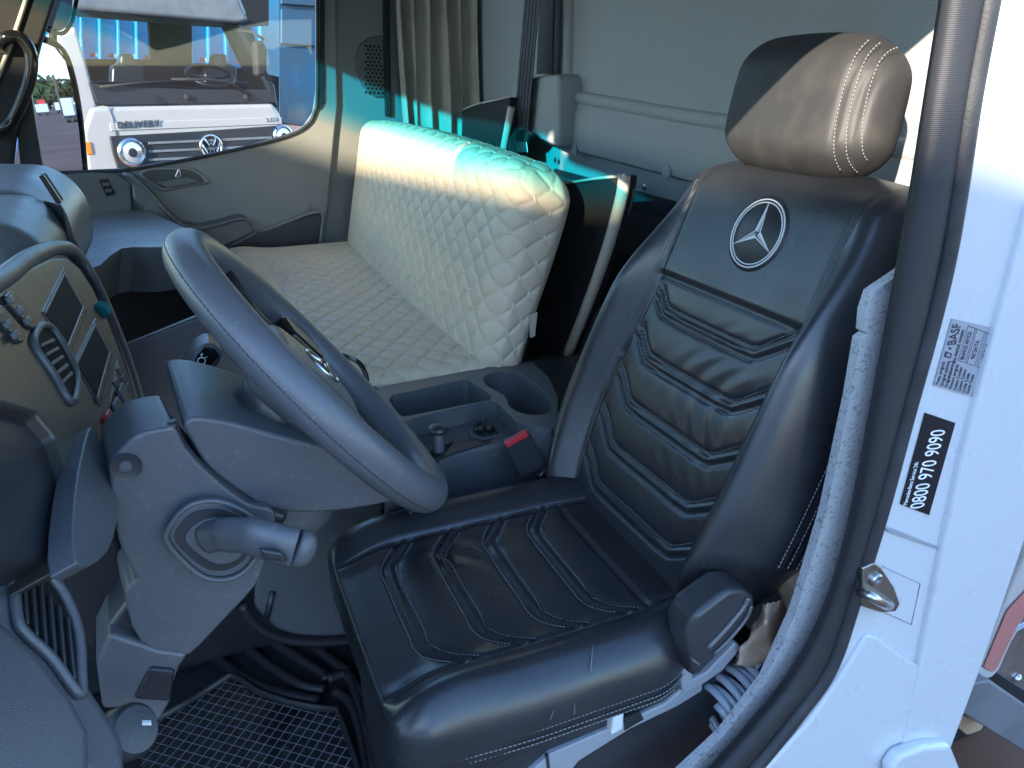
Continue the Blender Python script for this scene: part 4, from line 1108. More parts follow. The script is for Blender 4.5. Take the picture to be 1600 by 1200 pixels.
for k in range(3):
    t = math.pi + k * 2 * math.pi / 3
    tube("badge_star_arm", [WP(0, 0, .0135), WP(.011 * math.cos(t), .011 * math.sin(t), .0120), WP(.022 * math.cos(t), .022 * math.sin(t), .011)], [.0032, .0020, .0006], "chrome", bad, 6)

# ================================================================ steering column
colm = empty("steering_column", (-.05, SY, .75), "tall dark plastic steering column cover standing in the footwell", "steering column")
P, F, N = rbox((.165, .130, .115), .050, .010, 7)
mesh("column_cowl", WC + np.outer(P[:, 0] + .040, WU) + np.outer(P[:, 1] - .010, BY) + np.outer(P[:, 2] * (1 - .25 * (P[:, 0] / .11)) - .116, WN), F, "plastic_dash", colm)
tube("column_neck", [WP(0, 0, -.03), WP(0, 0, -.08)], .045, "plastic_dark", colm, 20)
cv = [(286, 662), (312, 652), (370, 662), (440, 682), (510, 698), (575, 706), (630, 738), (640, 768), (606, 786), (520, 800), (440, 800), (385, 778), (330, 738), (300, 692)]
slab("upper_cover", [PY(x, y, .705) for x, y in cv], (-.012, .15, .008), "plastic_dash", colm, .022, 5, 3)
pd = [(262, 668), (276, 672), (292, 702), (330, 742), (386, 786), (430, 800), (424, 845), (412, 886), (398, 918), (350, 970), (304, 1018), (282, 1024), (220, 1004), (196, 930), (212, 905), (190, 858), (177, 800), (172, 735), (180, 712), (214, 680)]
ped = slab("lower_cover", [PY(x, y, .690) for x, y in pd], (-.012, .085, 0), "plastic_dash", colm, .028, 5, 3)
tube("cover_lip", curve_pts([PY(x, y, .700) for x, y in ((266, 660), (276, 688), (302, 722), (345, 758), (396, 792), (444, 808))], 6), .0065, "plastic_dark", ped, 10)
lathe("screw_recess", PY(197, 729, .688), (0, -1, 0), [(.013, 0), (.013, .002), (.010, .0012), (.001, .0008)], "plastic_dark", ped, 18)
lathe("screw_head", PY(196, 729, .6865), (0, -1, 0), [(.006, 0), (.005, .0015), (.001, .0017)], "plastic_grey", ped, 12)
sk_ = [(165, 985), (200, 938), (225, 900), (300, 930), (400, 915), (392, 928), (344, 978), (304, 1020), (290, 1024), (240, 1018), (168, 1006)]
slab("base_collar", [PY(x, y, .704) for x, y in sk_], (-.01, .20, 0), "plastic_dark", colm, .010, 3)
ft = [(150, 1034), (172, 990), (250, 1016), (296, 1022), (282, 1042), (270, 1072), (266, 1098), (250, 1128), (232, 1130), (200, 1108), (160, 1110)]
slab("column_foot", [PY(x, y, .688) for x, y in ft], (-.01, .18, 0), "plastic_dash", colm, .008, 3)
slab("foot_pad", [PY(x, y, .684) for x, y in ((234, 1044), (274, 1048), (266, 1098), (208, 1094))], (0, .01, 0), "mat_leather", colm, .004)
bt = [(92, 842), (150, 806), (176, 812), (192, 860), (206, 908), (196, 936), (162, 985), (150, 1030), (108, 972)]
slab("leather_boot", [PY(x, y, .76) for x, y in bt], (-.02, .14, 0), "mat_leather", colm, .020, 4)
# selector lever in its framed gate
ga = [(262, 848), (270, 815), (300, 788), (345, 784), (392, 806), (408, 832), (402, 868), (378, 896), (345, 906), (308, 896)]
gt = slab("lever_gate", [PY(x, y, .678) for x, y in ga], (0, .03, 0), "plastic_dash", colm, .005, 3, 4)
gi = [(274, 846), (282, 820), (306, 800), (344, 797), (382, 814), (394, 836), (389, 864), (370, 884), (344, 892), (314, 884)]
slab("gate_well", [PY(x, y, .6765) for x, y in gi], (0, .004, 0), "plastic_dark", gt, 0, 3, 4)
tube("gate_rim", curve_pts([PY(x, y, .675) for x, y in ga], 5, True), .0028, "plastic_dash", gt, 8, True)
gi2 = [(290, 846), (298, 826), (322, 812), (352, 812), (376, 830), (384, 848), (374, 872), (346, 882), (318, 872)]
slab("gate_plate", [PY(x, y, .6735) for x, y in gi2], (0, .004, 0), "plastic_dash", gt, .001, 2, 4)
lvp = [PY(322, 842, .672), PY(350, 836, .655), PY(392, 838, .635), PY(436, 850, .622), PY(462, 856, .617)]
lev = tube("selector_lever", curve_pts(lvp, 6), [.0150] * 6 + [.0175] * 6 + [.0195] * 6 + [.0200] * 6 + [.0195], "plastic_dash", colm, 18, False, .66)
tip = [PY(x, y, .617) for x, y in ((462, 856), (476, 859), (486, 861), (492, 862))]
tube("lever_tip", tip, [.0190, .0185, .0150, .006], "plastic_grey", lev, 18, False, .66)
slab("lever_button", [PY(x, y, .600) for x, y in ((405, 858), (440, 864), (452, 880), (412, 876))], (0, .006, 0), "plastic_dark", lev, .003)
# stalk on the far side with its printed symbols
stk = slab("control_stalk", [PY(x, y, .92) for x, y in ((277, 622), (280, 598), (292, 568), (308, 546), (322, 537), (340, 541), (350, 556), (330, 590), (300, 625))], (0, .05, 0), "plastic_dash", colm, .010, 4)
slab("stalk_face", [PY(x, y, .9185) for x, y in ((294, 588), (308, 556), (320, 542), (336, 545), (343, 557), (326, 574))], (0, .003, 0), "black_gloss", stk, .001)
qq = PY(315, 564, .9165); e1 = unit(PY(325, 560, .9165) - qq); e2 = unit(np.cross(BY, e1))
tube("symbol_ring", [qq + .0042 * (math.cos(t) * e1 + math.sin(t) * e2) for t in np.linspace(0, 2 * math.pi, 25)[:-1]], .0007, "white_ink", stk, 6, True)
for a, b in (((313, 555), (318, 553.6)), ((316.2, 552), (315, 557)), ((320, 559), (324, 557.5))):
    tube("symbol_stroke", [PY(*a, .9165), PY(*b, .9165)], .0006, "white_ink", stk, 6)
# release knob by the door end of the dash
kb = PY(228, 1150, .60)
kn = lathe("release_knob", kb + V3(-.03, .02, -.01), V3(.62, -.55, .56), [(.020, 0), (.024, .010), (.024, .034), (.020, .040), (.002, .041)], "plastic_dark", None, 24)
tag(kn, "round black release knob beside the steering column foot", "knob")
slab("knob_mark", [PY(x, y, .578) for x, y in ((222, 1130), (236, 1130), (237, 1134), (222, 1134))], (0, .004, 0), "white_ink", kn, .0006)
# ================================================================ centre console
def carve(o, cutters):
    """cut the cutters out of o and bake the result into its mesh"""
    for c in cutters:
        m = o.modifiers.new("cut", 'BOOLEAN'); m.operation = 'DIFFERENCE'; m.object = c; m.solver = 'EXACT'
    bpy.context.view_layer.update()
    dg = bpy.context.evaluated_depsgraph_get()
    me = bpy.data.meshes.new_from_object(o.evaluated_get(dg))
    o.modifiers.clear(); o.data = me
    for c in cutters: bpy.data.objects.remove(c)
    return o
cons = empty("centre_console", (.55, 1.2, .62), "dark plastic centre console with storage tray and double cup holder", "console")
ZT, ZL = 1.190, 1.155
outl = [(585, 610), (600, 603), (700, 585), (800, 566), (832, 566), (858, 590), (872, 622), (872, 660), (862, 672), (836, 668), (808, 660), (792, 644), (776, 628), (764, 625), (700, 640), (640, 655), (628, 660)]
top = [PZ(x, y, ZT) for x, y in outl]
body = slab("console_body", top, (0, 0, -.30), "plastic_dash", cons)
cut1 = slab("cutter", [PZ(x, y, ZT + .01) for x, y in [(607, 617), (613, 609), (722, 586), (732, 586), (768, 610), (766, 616), (640, 641), (628, 642), (622, 638)]], (0, 0, -.085), "plastic_dash", None)
cup = [(757, 580), (772, 574), (800, 573), (822, 582), (848, 602), (862, 624), (856, 636), (836, 640), (812, 636), (796, 626), (789, 611), (776, 603), (762, 596), (756, 588)]
cut2 = slab("cutter", [PZ(x, y, ZT + .01) for x, y in curve_pts([V3(*p) for p in cup], 4, True)], (0, 0, -.105), "plastic_dash", None)
carve(body, [cut1, cut2])
bevel(body, .0045, 3, 40)
lowt = [(600, 664), (640, 652), (770, 626), (800, 655), (840, 668), (878, 668), (886, 700), (862, 690), (832, 684), (790, 690), (742, 699), (712, 708), (692, 722), (676, 742), (648, 760), (600, 770)]
lt = slab("lower_tier", [PZ(x, y, ZL) for x, y in lowt], (0, -.0, -.28), "plastic_dash", cons, .012, 4, 0, 1.06)
slab("rear_extension", [PZ(x, y, 1.175) for x, y in ((800, 566), (880, 556), (960, 545), (960, 640), (872, 640), (858, 592), (832, 567))], (0, 0, -.3), "plastic_dark", cons, .006)
tube("tray_divider", curve_pts([PZ(x, y, 1.150) for x, y in ((622, 630), (636, 628), (640, 618), (652, 622), (658, 634))], 5), .006, "plastic_dash", cons, 10)
slab("front_tray", [PZ(x, y, ZT - .002) for x, y in ((540, 560), (592, 604), (624, 660), (690, 742), (640, 790), (560, 700))], (0, 0, -.02), "plastic_dark", cons, .006)
# parking brake lever: knob on a post in a dark gate
gate = [PZ(x, y, ZL + .001) for x, y in ((660, 712), (676, 700), (700, 694), (762, 676), (768, 690), (740, 698), (712, 706), (690, 716), (676, 730))]
slab("lever_plate", gate, (0, 0, -.004), "plastic_dark", cons, .001)
slab("gate_slot", [PZ(x, y, ZL + .0022) for x, y in ((664, 712), (682, 700), (708, 690), (700, 702), (684, 712), (672, 722))], (0, 0, -.002), "hollow_shade", cons)
kb = PZ(686, 706, ZL)
pb_ = empty("parking_brake_lever", tuple(kb), "short black parking brake lever with round knob on the console", "lever")
lathe("post", kb, (0, 0, 1), [(.0095, -.004), (.0095, .036), (.0088, .038)], "plastic_dash", pb_, 18)
lathe("knob", kb + V3(0, 0, .034), (0, 0, 1), [(.010, 0), (.0155, .003), (.0168, .008), (.0150, .012), (.009, .0145), (.001, .0152)], "plastic_dark", pb_, 24)
# key socket
ks = PZ(757, 676, ZL); sock = empty("key_switch", tuple(ks), "round black key switch with its key standing in it", "switch")
lathe("flange", ks, (0, 0, 1), [(.0225, 0), (.0225, .003), (.020, .0045), (.001, .0046)], "plastic_dark", sock, 28)
lathe("barrel", ks + V3(0, 0, .004), (0, 0, 1), [(.0185, 0), (.0185, .006), (.0155, .009), (.014, .007), (.001, .007)], "black_gloss", sock, 28)
slab("flange_plate", [ks + V3(a, b, .0012) for a, b in ((-.030, -.012), (-.012, -.030), (.012, -.028), (.024, .012), (-.010, .026), (-.028, .014))], (0, 0, .002), "plastic_grey", sock, .001)
slab("key_bow", [ks + V3(a, -.002, b) for a, b in ((-.0035, .010), (.0045, .010), (.0055, .022), (.003, .030), (-.001, .031), (-.0045, .026))], (0, .004, 0), "plastic_dark", sock, .0012)

# ---- belt buckle beside the driver seat
BK = 1.003
buk = empty("belt_buckle", tuple(PY(835, 750, BK)), "black seat belt buckle with red release button beside driver seat", "seat belt buckle")
bpx = [(789, 697), (824, 679), (832, 684), (851, 722), (848, 730), (820, 748), (813, 746)]
slab("buckle_body", [PY(x, y, BK) for x, y in bpx], (.004, .022, 0), "plastic_dark", buk, .003)
slab("release_button", [PY(x, y, BK - .0015) + V3(0, 0, .001) for x, y in ((789, 695), (823, 677), (827, 682), (793, 701))], (.004, .012, .001), "red_plastic", buk, .0012)
tube("stalk_cable", curve_pts([PY(838, 736, BK + .012), PY(846, 750, BK + .012), PY(851, 764, BK + .012), PY(856, 782, BK + .015)], 5), .006, "black_matte", buk, 10)
slab("anchor_plate", [PY(x, y, BK + .004) for x, y in ((842, 742), (866, 726), (880, 735), (884, 768), (862, 784), (850, 774))], (0, .016, 0), "plastic_dark", buk, .005)
lathe("anchor_bolt", PY(846, 742, BK), (0, -1, 0), [(.006, 0), (.006, .004), (.004, .005), (.001, .005)], "satin_metal", buk, 12)

# ---- cable lying over the bench
cab_ = [PY(500, 556, 1.40), PY(520, 553, 1.40), PY(545, 558, 1.37), PY(562, 568, 1.33), PY(571, 584, 1.315), PY(573, 600, 1.308), PY(572, 625, 1.300)]
tag(tube("black_cable", curve_pts(cab_, 6), .0048, "black_gloss", None, 10), "thin black cable looping over the cream bench cushion edge", "cable")

# ================================================================ behind the seats
# curtain, gathered in folds
A_, B_ = V3(.735, 2.655, 0), V3(.985, 2.585, 0); n = 90; zs = np.linspace(1.30, 2.28, 24); vs = []
for z in zs:
    for i in range(n):
        t = i / (n - 1); ph = t * 11 * math.pi + .9 * math.sin(5 * t) + .5 * math.sin(z * 4 + 7 * t)
        amp = .020 + .010 * math.sin(13 * t + 1)
        off = amp * math.sin(ph) + .004 * math.sin(z * 9 + 20 * t)
        p = A_ + (B_ - A_) * t + V3(.25, -.95, 0) * off; p = p + V3(.010 * math.cos(ph) + .012 * (z - 1.8) * (t - .5), 0, z)
        vs.append(p)
cur = mesh("curtain", vs, grid_faces(len(zs), n), "curtain_cloth"); solid(cur, .003)
tag(cur, "beige cloth curtain hanging in folds behind the passenger door", "curtain")
# seat belts
belt = empty("seat_belt", tuple(PX(812, 215, .905)), "grey seat belt strap running down the rear wall to a buckle tongue", "seat belt")
st_ = [PX(x, y, .905) for x, y in ((824, -60), (848, -60), (824, 206), (802, 206))]
strap = slab("strap", st_, (.002, 0, 0), "belt_web", belt)
for f in (.18, .39, .61, .82):
    a, b = st_[0] + (st_[1] - st_[0]) * f, st_[3] + (st_[2] - st_[3]) * f
    tube("strap_rib", [a - V3(.001, 0, 0), b - V3(.001, 0, 0)], .0013, "plastic_grey", strap, 6)
slab("tongue_cover", [PX(x, y, .900) for x, y in ((800, 204), (826, 203), (833, 210), (825, 222), (806, 222), (798, 212))], (.010, 0, 0), "black_gloss", belt, .004)
slab("tongue", [PX(x, y, .903) for x, y in ((808, 220), (822, 220), (824, 238), (806, 238))], (.003, 0, 0), "satin_metal", belt, .001)
b2 = slab("seat_belt", [PX(x, y, .975) for x, y in ((846, -60), (866, -60), (862, 114), (838, 116))], (.002, 0, 0), "belt_web")
tag(b2, "second dark belt strap flat against the rear wall above its housing", "seat belt")
# folded cover boards standing behind the bench
bd_ = empty("folded_board", tuple(PX(880, 540, .78)), "black board with cream piping standing between bench and driver seat", "board")
bo = [(866, 287), (930, 278), (976, 274), (970, 318), (946, 400), (914, 490), (884, 556), (842, 556), (820, 560)]
brd = slab("board", [PX(x, y, .76) for x, y in bo], (.03, 0, 0), "black_matte", bd_, .006)
tube("side_piping", curve_pts([PX(x, y, .757) for x, y in ((976, 275), (970, 312), (948, 392), (918, 476), (886, 556))], 6), .0115, "cream_edge", bd_, 12)
tube("top_piping", [PX(x, y, .757) for x, y in ((868, 289), (930, 279), (977, 274))], .0030, "cream_edge", bd_, 8)
b3 = empty("cover_board", tuple(PX(760, 200, .88)), "small black board with cream end piping behind the bench top", "board")
slab("board", [PX(x, y, .88) for x, y in ((722, 172), (742, 164), (796, 152), (796, 250), (720, 250))], (.03, 0, 0), "black_matte", b3, .004)
tube("end_piping", [PX(x, y, .872) for x, y in ((799, 168), (794, 195), (788, 226), (784, 250))], .010, "cream_edge", b3, 10)
tube("top_piping", [PX(x, y, .876) for x, y in ((724, 171), (744, 163), (798, 151))], .0028, "cream_edge", b3, 8)

# ================================================================ footwell
# engine tunnel under the console
tun = slab("engine_tunnel", [V3(x, y, z) for x, y, z in ((-.9, 1.36, .62), (-.9, 1.24, .95), (-.9, 1.34, 1.02), (-.9, 1.75, 1.02), (-.9, 1.85, .62))], (1.75, 0, 0), "plastic_dark", None, .03, 4)
tun["kind"] = "structure"
slab("tunnel_panel", [PY(x, y, 1.235) for x, y in ((440, 800), (600, 790), (600, 1010), (545, 1000), (470, 1000), (430, 985), (396, 950), (400, 880))], (0, .02, 0), "plastic_dash", tun, .012, 3)
tube("panel_slot", [PY(x, y, 1.232) for x, y in ((426, 925), (416, 968))], .006, "plastic_dark", tun, 10)
tube("cover_fold", curve_pts([PY(x, y, 1.225) for x, y in ((378, 945), (400, 975), (436, 996), (490, 1003), (552, 1000))], 6), .010, "mat_leather", tun, 10)
slab("passenger_kick_panel", [PY(x, y, 1.42) for x, y in ((150, 560), (196, 540), (330, 486), (420, 470), (420, 640), (150, 760))], (0, .02, 0), "plastic_dash", tun, .006)
# padded black floor lining, folded up along its edges
lin = empty("floor_lining", (.1, 1.1, .62), "black padded leatherette floor lining with stitched folds", "floor lining")
slab("lining_sheet", [PZ(x, y, .632) for x, y in ((200, 1110), (340, 1000), (400, 955), (460, 1000), (560, 1010), (640, 1120), (640, 1330), (160, 1330))], (0, 0, -.010), "mat_leather", lin, .003)
folds = [((336, 1010), (352, 1040), (420, 1078), (500, 1096)), ((372, 1002), (420, 1040), (470, 1070), (508, 1078)), ((392, 975), (440, 1012), (500, 1050), (512, 1062)), ((490, 1010), (530, 1040), (545, 1050)),
         ((512, 1062), (545, 1055), (560, 1100), (585, 1200), (590, 1260)), ((522, 1080), (548, 1100), (565, 1160), (572, 1240)), ((540, 1052), (575, 1100), (600, 1190), (605, 1250))]
for f in folds:
    tube("padded_fold", curve_pts([PZ(x, y, .640) for x, y in f], 6), .011, "mat_leather", lin, 10)
for k in range(6):
    x0 = 900 + k * 42
    tube("padded_fold", curve_pts([PZ(x, y, .64) for x, y in ((x0, 1240 - k * 12), (x0 + 22, 1190 - k * 14), (x0 + 10, 1150 - k * 14), (x0 - 8, 1130 - k * 12))], 5), .010, "mat_leather", lin, 8)
slab("side_lining", [PZ(x, y, .634) for x, y in ((820, 1240), (900, 1170), (1010, 1120), (1110, 1080), (1200, 1060), (1200, 1260))], (0, 0, -.010), "mat_leather", lin, .003)
# driver mat: glossy vinyl with a white grid
mt_ = empty("floor_mat", tuple(PZ(400, 1160, .645)), "glossy black floor mat printed with a fine white grid", "floor mat")
mo_ = [(226, 1136), (300, 1094), (358, 1056), (372, 1060), (404, 1082), (450, 1098), (492, 1106), (528, 1110), (540, 1140), (560, 1200), (580, 1280), (580, 1330), (200, 1330)]
MPts = [PZ(x, y, .648) for x, y in mo_]
sheet = slab("mat_sheet", MPts, (0, 0, -.006), "grid_vinyl", mt_, .002)
for a in range(len(mo_) - 1):
    if mo_[a][1] > 1250: break
tube("mat_binding", [PZ(x, y, .650) for x, y in mo_[:11]], .0095, "mat_leather", mt_, 8, False, .6)
# the grid as fine printed lines clipped to the mat
poly2 = np.array([(p[0], p[1]) for p in MPts])
def inside(x, y):
    c = False; j = len(poly2) - 1
    for i in range(len(poly2)):
        if (poly2[i][1] > y) != (poly2[j][1] > y) and x < (poly2[j][0] - poly2[i][0]) * (y - poly2[i][1]) / (poly2[j][1] - poly2[i][1]) + poly2[i][0]: c = not c
        j = i
    return c
g0 = unit(V3(*(PZ(480, 1180, .648) - PZ(300, 1130, .648)))); g1 = V3(-g0[1], g0[0], 0); ctr = PZ(400, 1160, .648); geo = []; pitch = .0175
for ax1, ax2 in ((g0, g1), (g1, g0)):
    for k in range(-40, 41):
        run = []
        for s in np.arange(-.7, .7, .01):
            p = ctr + ax2 * k * pitch + ax1 * s
            if inside(p[0], p[1]): run.append(p)
            else:
                if len(run) > 1: geo.append((run[0], run[-1], ax2))
                run = []
gv, gf = [], []
for a, b, w in geo:
    k = len(gv); gv += [a - w * .0006 + V3(0, 0, .0006), b - w * .0006 + V3(0, 0, .0006), b + w * .0006 + V3(0, 0, .0006), a + w * .0006 + V3(0, 0, .0006)]; gf.append([k, k + 1, k + 2, k + 3])
gp = mesh("grid_print", gv, gf, "label_silver", sheet, smooth=False); gp["kind"] = "stuff"

# ================================================================ rear edge of the driver door opening
jamb = empty("door_jamb", (.75, .50, .6), "white painted door jamb with black rubber seal and grey felt trim", "door jamb")
seal_l = [(1484, -60), (1478, 0), (1454, 150), (1430, 300), (1412, 400), (1394, 500), (1366, 650), (1330, 830), (1290, 960), (1238, 1056), (1180, 1130), (1110, 1210), (1060, 1270)]
seal_m = [(1545, -60), (1533, 0), (1506, 150), (1482, 300), (1464, 400), (1442, 500), (1402, 650), (1362, 800), (1322, 930), (1284, 1040), (1232, 1110), (1162, 1196), (1110, 1262)]
seal_r = [(1568, -60), (1556, 0), (1528, 150), (1508, 300), (1492, 400), (1468, 500), (1426, 650), (1386, 800), (1346, 930), (1310, 1040), (1258, 1122), (1192, 1204), (1140, 1265)]
trim_l = [(1412, 424), (1388, 440), (1364, 456), (1354, 486), (1351, 518), (1356, 522), (1346, 530), (1330, 622), (1292, 800), (1244, 958), (1196, 1064), (1130, 1150), (1060, 1215), (1000, 1262)]
def strip(name, L, R, yl, yr, mat, parent, thick, bev, ym=None):
    """band between two edges that run down the opening, crowned in the middle"""
    Lc, Rc = curve_pts([V3(*p) for p in L], 5), curve_pts([V3(*p) for p in R], 5); vs = []; m = 9
    for a, b in zip(Lc, Rc):
        for k in range(m):
            t = k / (m - 1); p = a + (b - a) * t; yy = yl + (yr - yl) * t - bev * (1 - (2 * t - 1) ** 4)
            vs.append(PY(p[0], p[1], yy))
    o = mesh(name, vs, grid_faces(len(Lc), m), mat, parent); solid(o, thick, 0)
    return o
slab("felt_trim", [PY(x, y, .535) for x, y in trim_l] + [PY(x, y, .535) for x, y in [(1130, 1262), (1175, 1140), (1240, 1062), (1296, 960), (1334, 830), (1370, 650), (1396, 500), (1414, 420)]], (.0, .012, 0), "trim_felt", jamb, .005, 3)
strip("door_seal", seal_l, seal_m, .520, .512, "seal_rib", jamb, .012, .010)
lip = curve_pts([PY((a[0] + b[0]) / 2, (a[1] + b[1]) / 2, .505) for a, b in zip(seal_m, seal_r)], 6)
tube("seal_lip", lip, .0100, "rubber", jamb, 12)
jb = [(1566, -80), (1554, 0), (1526, 150), (1504, 300), (1488, 400), (1464, 500), (1422, 650), (1382, 800), (1342, 930), (1306, 1040), (1250, 1122), (1180, 1204), (1110, 1290)]
edge = [(1445, 1290), (1462, 1236), (1484, 1178), (1530, 1054), (1600, 852), (1680, 610), (1780, 300), (1780, -80)]
slab("jamb_panel", [PY(x, y, .500) for x, y in jb + edge], (0, .05, 0), "white_paint", jamb, .006, 3)
def ribbon(name, L, prof, mat, parent):
    """band swept down a row of points: prof gives (pixel offset to the right, depth Y) across it"""
    Lc = curve_pts([V3(*p) for p in L], 6); vs = []
    for a in Lc:
        for dx, yy in prof: vs.append(PY(a[0] + dx, a[1] + dx * .24, yy))
    return solid(mesh(name, vs, grid_faces(len(Lc), len(prof)), mat, parent), .003, -1)
ridge = [(1640, 230), (1610, 330), (1577, 450), (1543, 570), (1504, 720), (1470, 880), (1440, 1030), (1424, 1110), (1392, 1240), (1380, 1290)]
slab("outer_flange", [PY(x, y, .491) for x, y in [(1712, -80)] + ridge + edge], (0, .015, 0), "white_paint", jamb, .0045, 5)
slab("lower_boss", [PY(x, y, .494) for x, y in ((1356, 992), (1372, 996), (1404, 1020), (1436, 1040), (1446, 1052), (1430, 1110), (1396, 1240), (1390, 1290), (1120, 1290), (1190, 1210), (1266, 1128), (1322, 1046))], (0, .012, 0), "white_paint", jamb, .005, 4)
slab("seam_fold", [PY(x, y, .4975) for x, y in ((1380, 822), (1392, 824), (1470, 856), (1470, 860), (1388, 832))], (0, .01, 0), "label_silver", jamb, .001)
slab("hinge_cover", [PY(x, y, .475) for x, y in ((1392, 1204), (1408, 1182), (1446, 1168), (1488, 1165), (1502, 1200), (1502, 1260), (1392, 1260))], (0, .02, 0), "white_paint", jamb, .008, 4)
# striker
stp = [(1348, 888), (1366, 880), (1378, 888), (1398, 918), (1407, 944), (1400, 956), (1378, 958), (1346, 948)]
sm = slab("striker_plate", [PY(x, y, .494) for x, y in stp], (0, .008, 0), "steel_raw", jamb, .002)
for a, b, rr in ((1367, 905, .0085), (1388, 945, .006)):
    lathe("striker_bolt", PY(a, b, .494), (0, -1, 0), [(rr, 0), (rr, .003), (rr * .8, .005), (rr * .45, .005), (rr * .4, .003), (.0005, .003)], "satin_metal", sm, 18)
tube("striker_bar", curve_pts([PY(1346, 926, .490), PY(1358, 930, .474), PY(1374, 940, .470), PY(1386, 946, .480), PY(1390, 945, .492)], 5), .0055, "satin_metal", sm, 12)
tube("striker_outline", [PY(x, y, .4995) for x, y in ((1378, 884), (1438, 912), (1424, 976), (1362, 948))], .0006, "label_silver", jamb, 6)
# labels
lb = empty("paint_label", tuple(PY(1505, 560, .495)), "silver printed paint data label on the white door jamb", "label")
l1 = [(1488, 498), (1555, 513), (1527, 622), (1459, 602)]
LY = .4985
slab("label_sheet", [PY(x, y, LY) for x, y in l1], (0, .0008, 0), "label_silver", lb)
a, b, c, d = [PY(x, y, LY - .0006) for x, y in l1]      # a top-left (pixel), b top-right, c bottom-right, d bottom-left
er, eu = unit(a - d), unit(d - c)                        # writing runs up the pillar; its top points left
LWd, LHt = np.linalg.norm(a - d), np.linalg.norm(c - d)
def LP(u, v): return d + er * u * LWd - unit(d - c) * v * LHt
text("lettering", "BASF", LP(.66, .21), er, eu, LHt * .23, "ink", lb, fit=LWd * .31)
for pts in (((.45, .05), (.53, .05), (.53, .19), (.45, .19)),):
    slab("logo_square", [LP(*p) for p in pts], (0, .0003, 0), "ink", lb)
    slab("logo_square", [LP(*p) - V3(0, .0003, 0) for p in ((.472, .085), (.508, .085), (.508, .155), (.472, .155))], (0, .0003, 0), "label_silver", lb)
slab("logo_square", [LP(*p) for p in ((.575, .10), (.605, .10), (.605, .15), (.575, .15))], (0, .0003, 0), "ink", lb)
text("lettering", "the chemical company", LP(.42, .31), er, eu, LHt * .10, "ink", lb, fit=LWd * .5)
for k, s in enumerate(("Tinta original", "Original painting", "Originallackierung", "Pintura original", "Colour: Couleur", "Colour: Colour", "Code: Code", "Code: Code")):
    text("lettering", s, LP(.03, .10 + k * .098), er, eu, LHt * .085, "ink", lb, fit=LWd * (.18 + .012 * len(s)))
text("lettering", "BRANCO ARTICO", LP(.50, .47), er, eu, LHt * .10, "ink", lb, fit=LWd * .42)
text("lettering", "9672417A", LP(.56, .69), er, eu, LHt * .11, "ink", lb, fit=LWd * .28)
text("lettering", "MB 9147", LP(.60, .92), er, eu, LHt * .11, "ink", lb, fit=LWd * .24)
text("lettering", "Referência de Fabricante", LP(.03, .94), er, eu, LHt * .085, "ink", lb, fit=LWd * .42)
for (u0, v0, u1, v1) in ((.46, .36, .985, .36), (.46, .52, .985, .52), (.46, .56, .985, .56), (.46, .74, .985, .74), (.46, .79, .985, .79), (.46, .97, .985, .97), (.46, .36, .46, .52), (.46, .56, .46, .74), (.46, .79, .46, .97), (.985, .36, .985, .97)):
    tube("rule", [LP(u0, v0), LP(u1, v1)], .00022, "ink", lb, 4)
l2 = [(1446, 645), (1493, 661), (1452, 805), (1407, 788)]
ph_ = empty("service_label", tuple(PY(1450, 725, .495)), "black sticker with white service phone number on the door jamb", "label")
slab("label_sheet", [PY(x, y, LY) for x, y in l2], (0, .0008, 0), "label_black", ph_)
a, b, c, d = [PY(x, y, LY - .0006) for x, y in l2]
er, eu = unit(a - d), unit(d - c); LWd, LHt = np.linalg.norm(a - d), np.linalg.norm(c - d)
text("lettering", "0800 970 9090", LP(.055, .74), er, eu, LHt * .56, "white_ink", ph_, shear=.18, spacing=1.0, fit=LWd * .88)
text("lettering", "Mercedes-Benz Service 24h", LP(.02, .20), er, eu, LHt * .155, "white_ink", ph_, shear=.12, fit=LWd * .48)

# ================================================================ odds and ends behind the seat side
# brown paper: two crumpled sheets
def paper(name, quad, y0, label, seed, parent=None):
    r = np.random.default_rng(seed); n, m = 26, 18; vs = []
    (ax_, ay), (bx, by), (cx, cy), (dx, dy) = quad
    ridge_ = [(r.uniform(0, 1), r.uniform(0, 1), r.uniform(0, math.pi), r.uniform(.006, .016)) for _ in range(9)]
    for i in range(n):
        for j in range(m):
            u, v = i / (n - 1), j / (m - 1)
            x = (1 - u) * ((1 - v) * ax_ + v * bx) + u * ((1 - v) * dx + v * cx); y = (1 - u) * ((1 - v) * ay + v * by) + u * ((1 - v) * dy + v * cy)
            dep = sum(h * abs(math.sin(((u - a) * math.cos(t) * 1.6 + (v - b) * math.sin(t)) * 4)) for a, b, t, h in ridge_) * .45
            edge_ = 2.5 * math.sin(17 * u + seed) * (v in (0, 1)) + 2.0 * math.sin(23 * v) * (u in (0, 1))
            curl = .022 * math.cos((v - .45) * 2.8)
            vs.append(PY(x + edge_, y + edge_ * .5, y0 - curl + dep))
    o = mesh(name, vs, grid_faces(n, m), "brown_paper", parent, smooth=True); solid(o, .0008)
    return o
pp = empty("brown_paper", tuple(PY(1200, 1000, .63)), "crumpled brown wrapping paper stuffed beside the driver seat", "paper")
paper("paper_sheet", [(1215, 905), (1292, 850), (1275, 985), (1222, 1000)], .585, "", 3, pp)
paper("paper_sheet", [(1194, 944), (1226, 938), (1232, 1050), (1146, 1038)], .572, "", 5, pp)
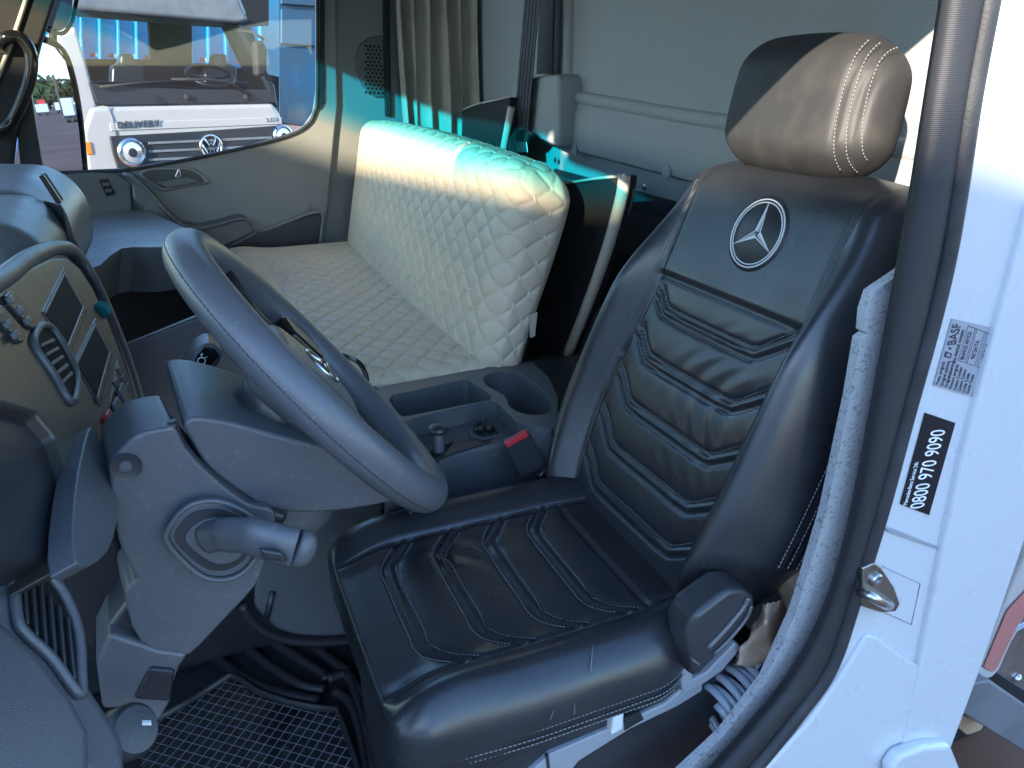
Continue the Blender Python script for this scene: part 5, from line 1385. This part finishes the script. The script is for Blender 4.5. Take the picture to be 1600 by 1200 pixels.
# coiled hose
hc = PY(1152, 1098, .582); ax_h = unit(PY(1204, 1050, .582) - hc); e1 = unit(np.cross(ax_h, V3(0, 1, .25))); e2 = np.cross(ax_h, e1); pts = []
for i in range(8 * 28 + 1):
    t = i / 28 * 2 * math.pi; f = i / (8 * 28)
    rr = .041 + .004 * math.sin(3.1 * f * 7) - .006 * f
    pts.append(hc + ax_h * ((f - .5) * .075 + .004 * math.sin(t * .5)) + rr * (math.cos(t) * (e1 + ax_h * .35) + math.sin(t) * e2 * 1.05))
tag(tube("coiled_hose", pts, .0052, "hose_grey", None, 12), "coiled grey air hose lying on the floor behind the driver seat", "hose")

# ---- outside behind the jamb: reservoir, plate, frame rail
res = empty("fluid_reservoir", tuple(PY(1580, 1000, .80)), "translucent reservoir of red fluid behind the white jamb", "reservoir")
slab("tank", [PY(x, y, .74) for x, y in ((1640, 790), (1612, 850), (1585, 910), (1560, 970), (1526, 1052), (1532, 1062), (1548, 1062), (1562, 1048), (1590, 985), (1640, 900))], (.03, .10, 0), "clear_poly", res, .008)
slab("fluid", [PY(x, y, .736) for x, y in ((1640, 880), (1600, 925), (1572, 955), (1535, 1044), (1550, 1052), (1582, 985), (1640, 905))], (.02, .004, 0), "red_liquid", res, .004)
rail = slab("frame_rail", [PY(x, y, .72) for x, y in ((1490, 1085), (1512, 1070), (1546, 1064), (1680, 1155), (1680, 1225), (1500, 1112))], (.0, .25, -.01), "frame_grey", None, .006)
tag(rail, "dark grey steel frame rail below the reservoir", "frame rail")
plt = slab("mounting_plate", [PY(x, y, .78) for x, y in ((1552, 1048), (1590, 985), (1690, 930), (1690, 1130), (1640, 1105))], (.0, .01, 0), "satin_metal", None, .002)
tag(plt, "bare metal mounting plate with one rivet behind the reservoir", "plate")
lathe("rivet", PY(1589, 1060, .779), (0, -1, 0), [(.012, 0), (.011, .004), (.006, .008), (.001, .009)], "satin_metal", plt, 16)
und = empty("rear_chassis", tuple(PY(1560, 1180, .95)), "dark chassis block with small bolts under the frame rail", "chassis")
slab("chassis_block", [PY(x, y, .98) for x, y in ((1440, 1020), (1760, 1020), (1760, 1320), (1440, 1320))], (.0, .06, 0), "dark_body", und)
for a, b in ((1562, 1160), (1556, 1178), (1586, 1190)):
    lathe("bolt", PY(a, b, .975), (0, -1, 0), [(.012, 0), (.012, .01), (.006, .014), (.001, .014)], "satin_metal", und, 6)
slab("rag", [PY(x, y, .965) for x, y in ((1504, 1118), (1520, 1122), (1538, 1134), (1534, 1142), (1512, 1150), (1500, 1140))], (0, .02, 0), "brown_paper", und, .006)
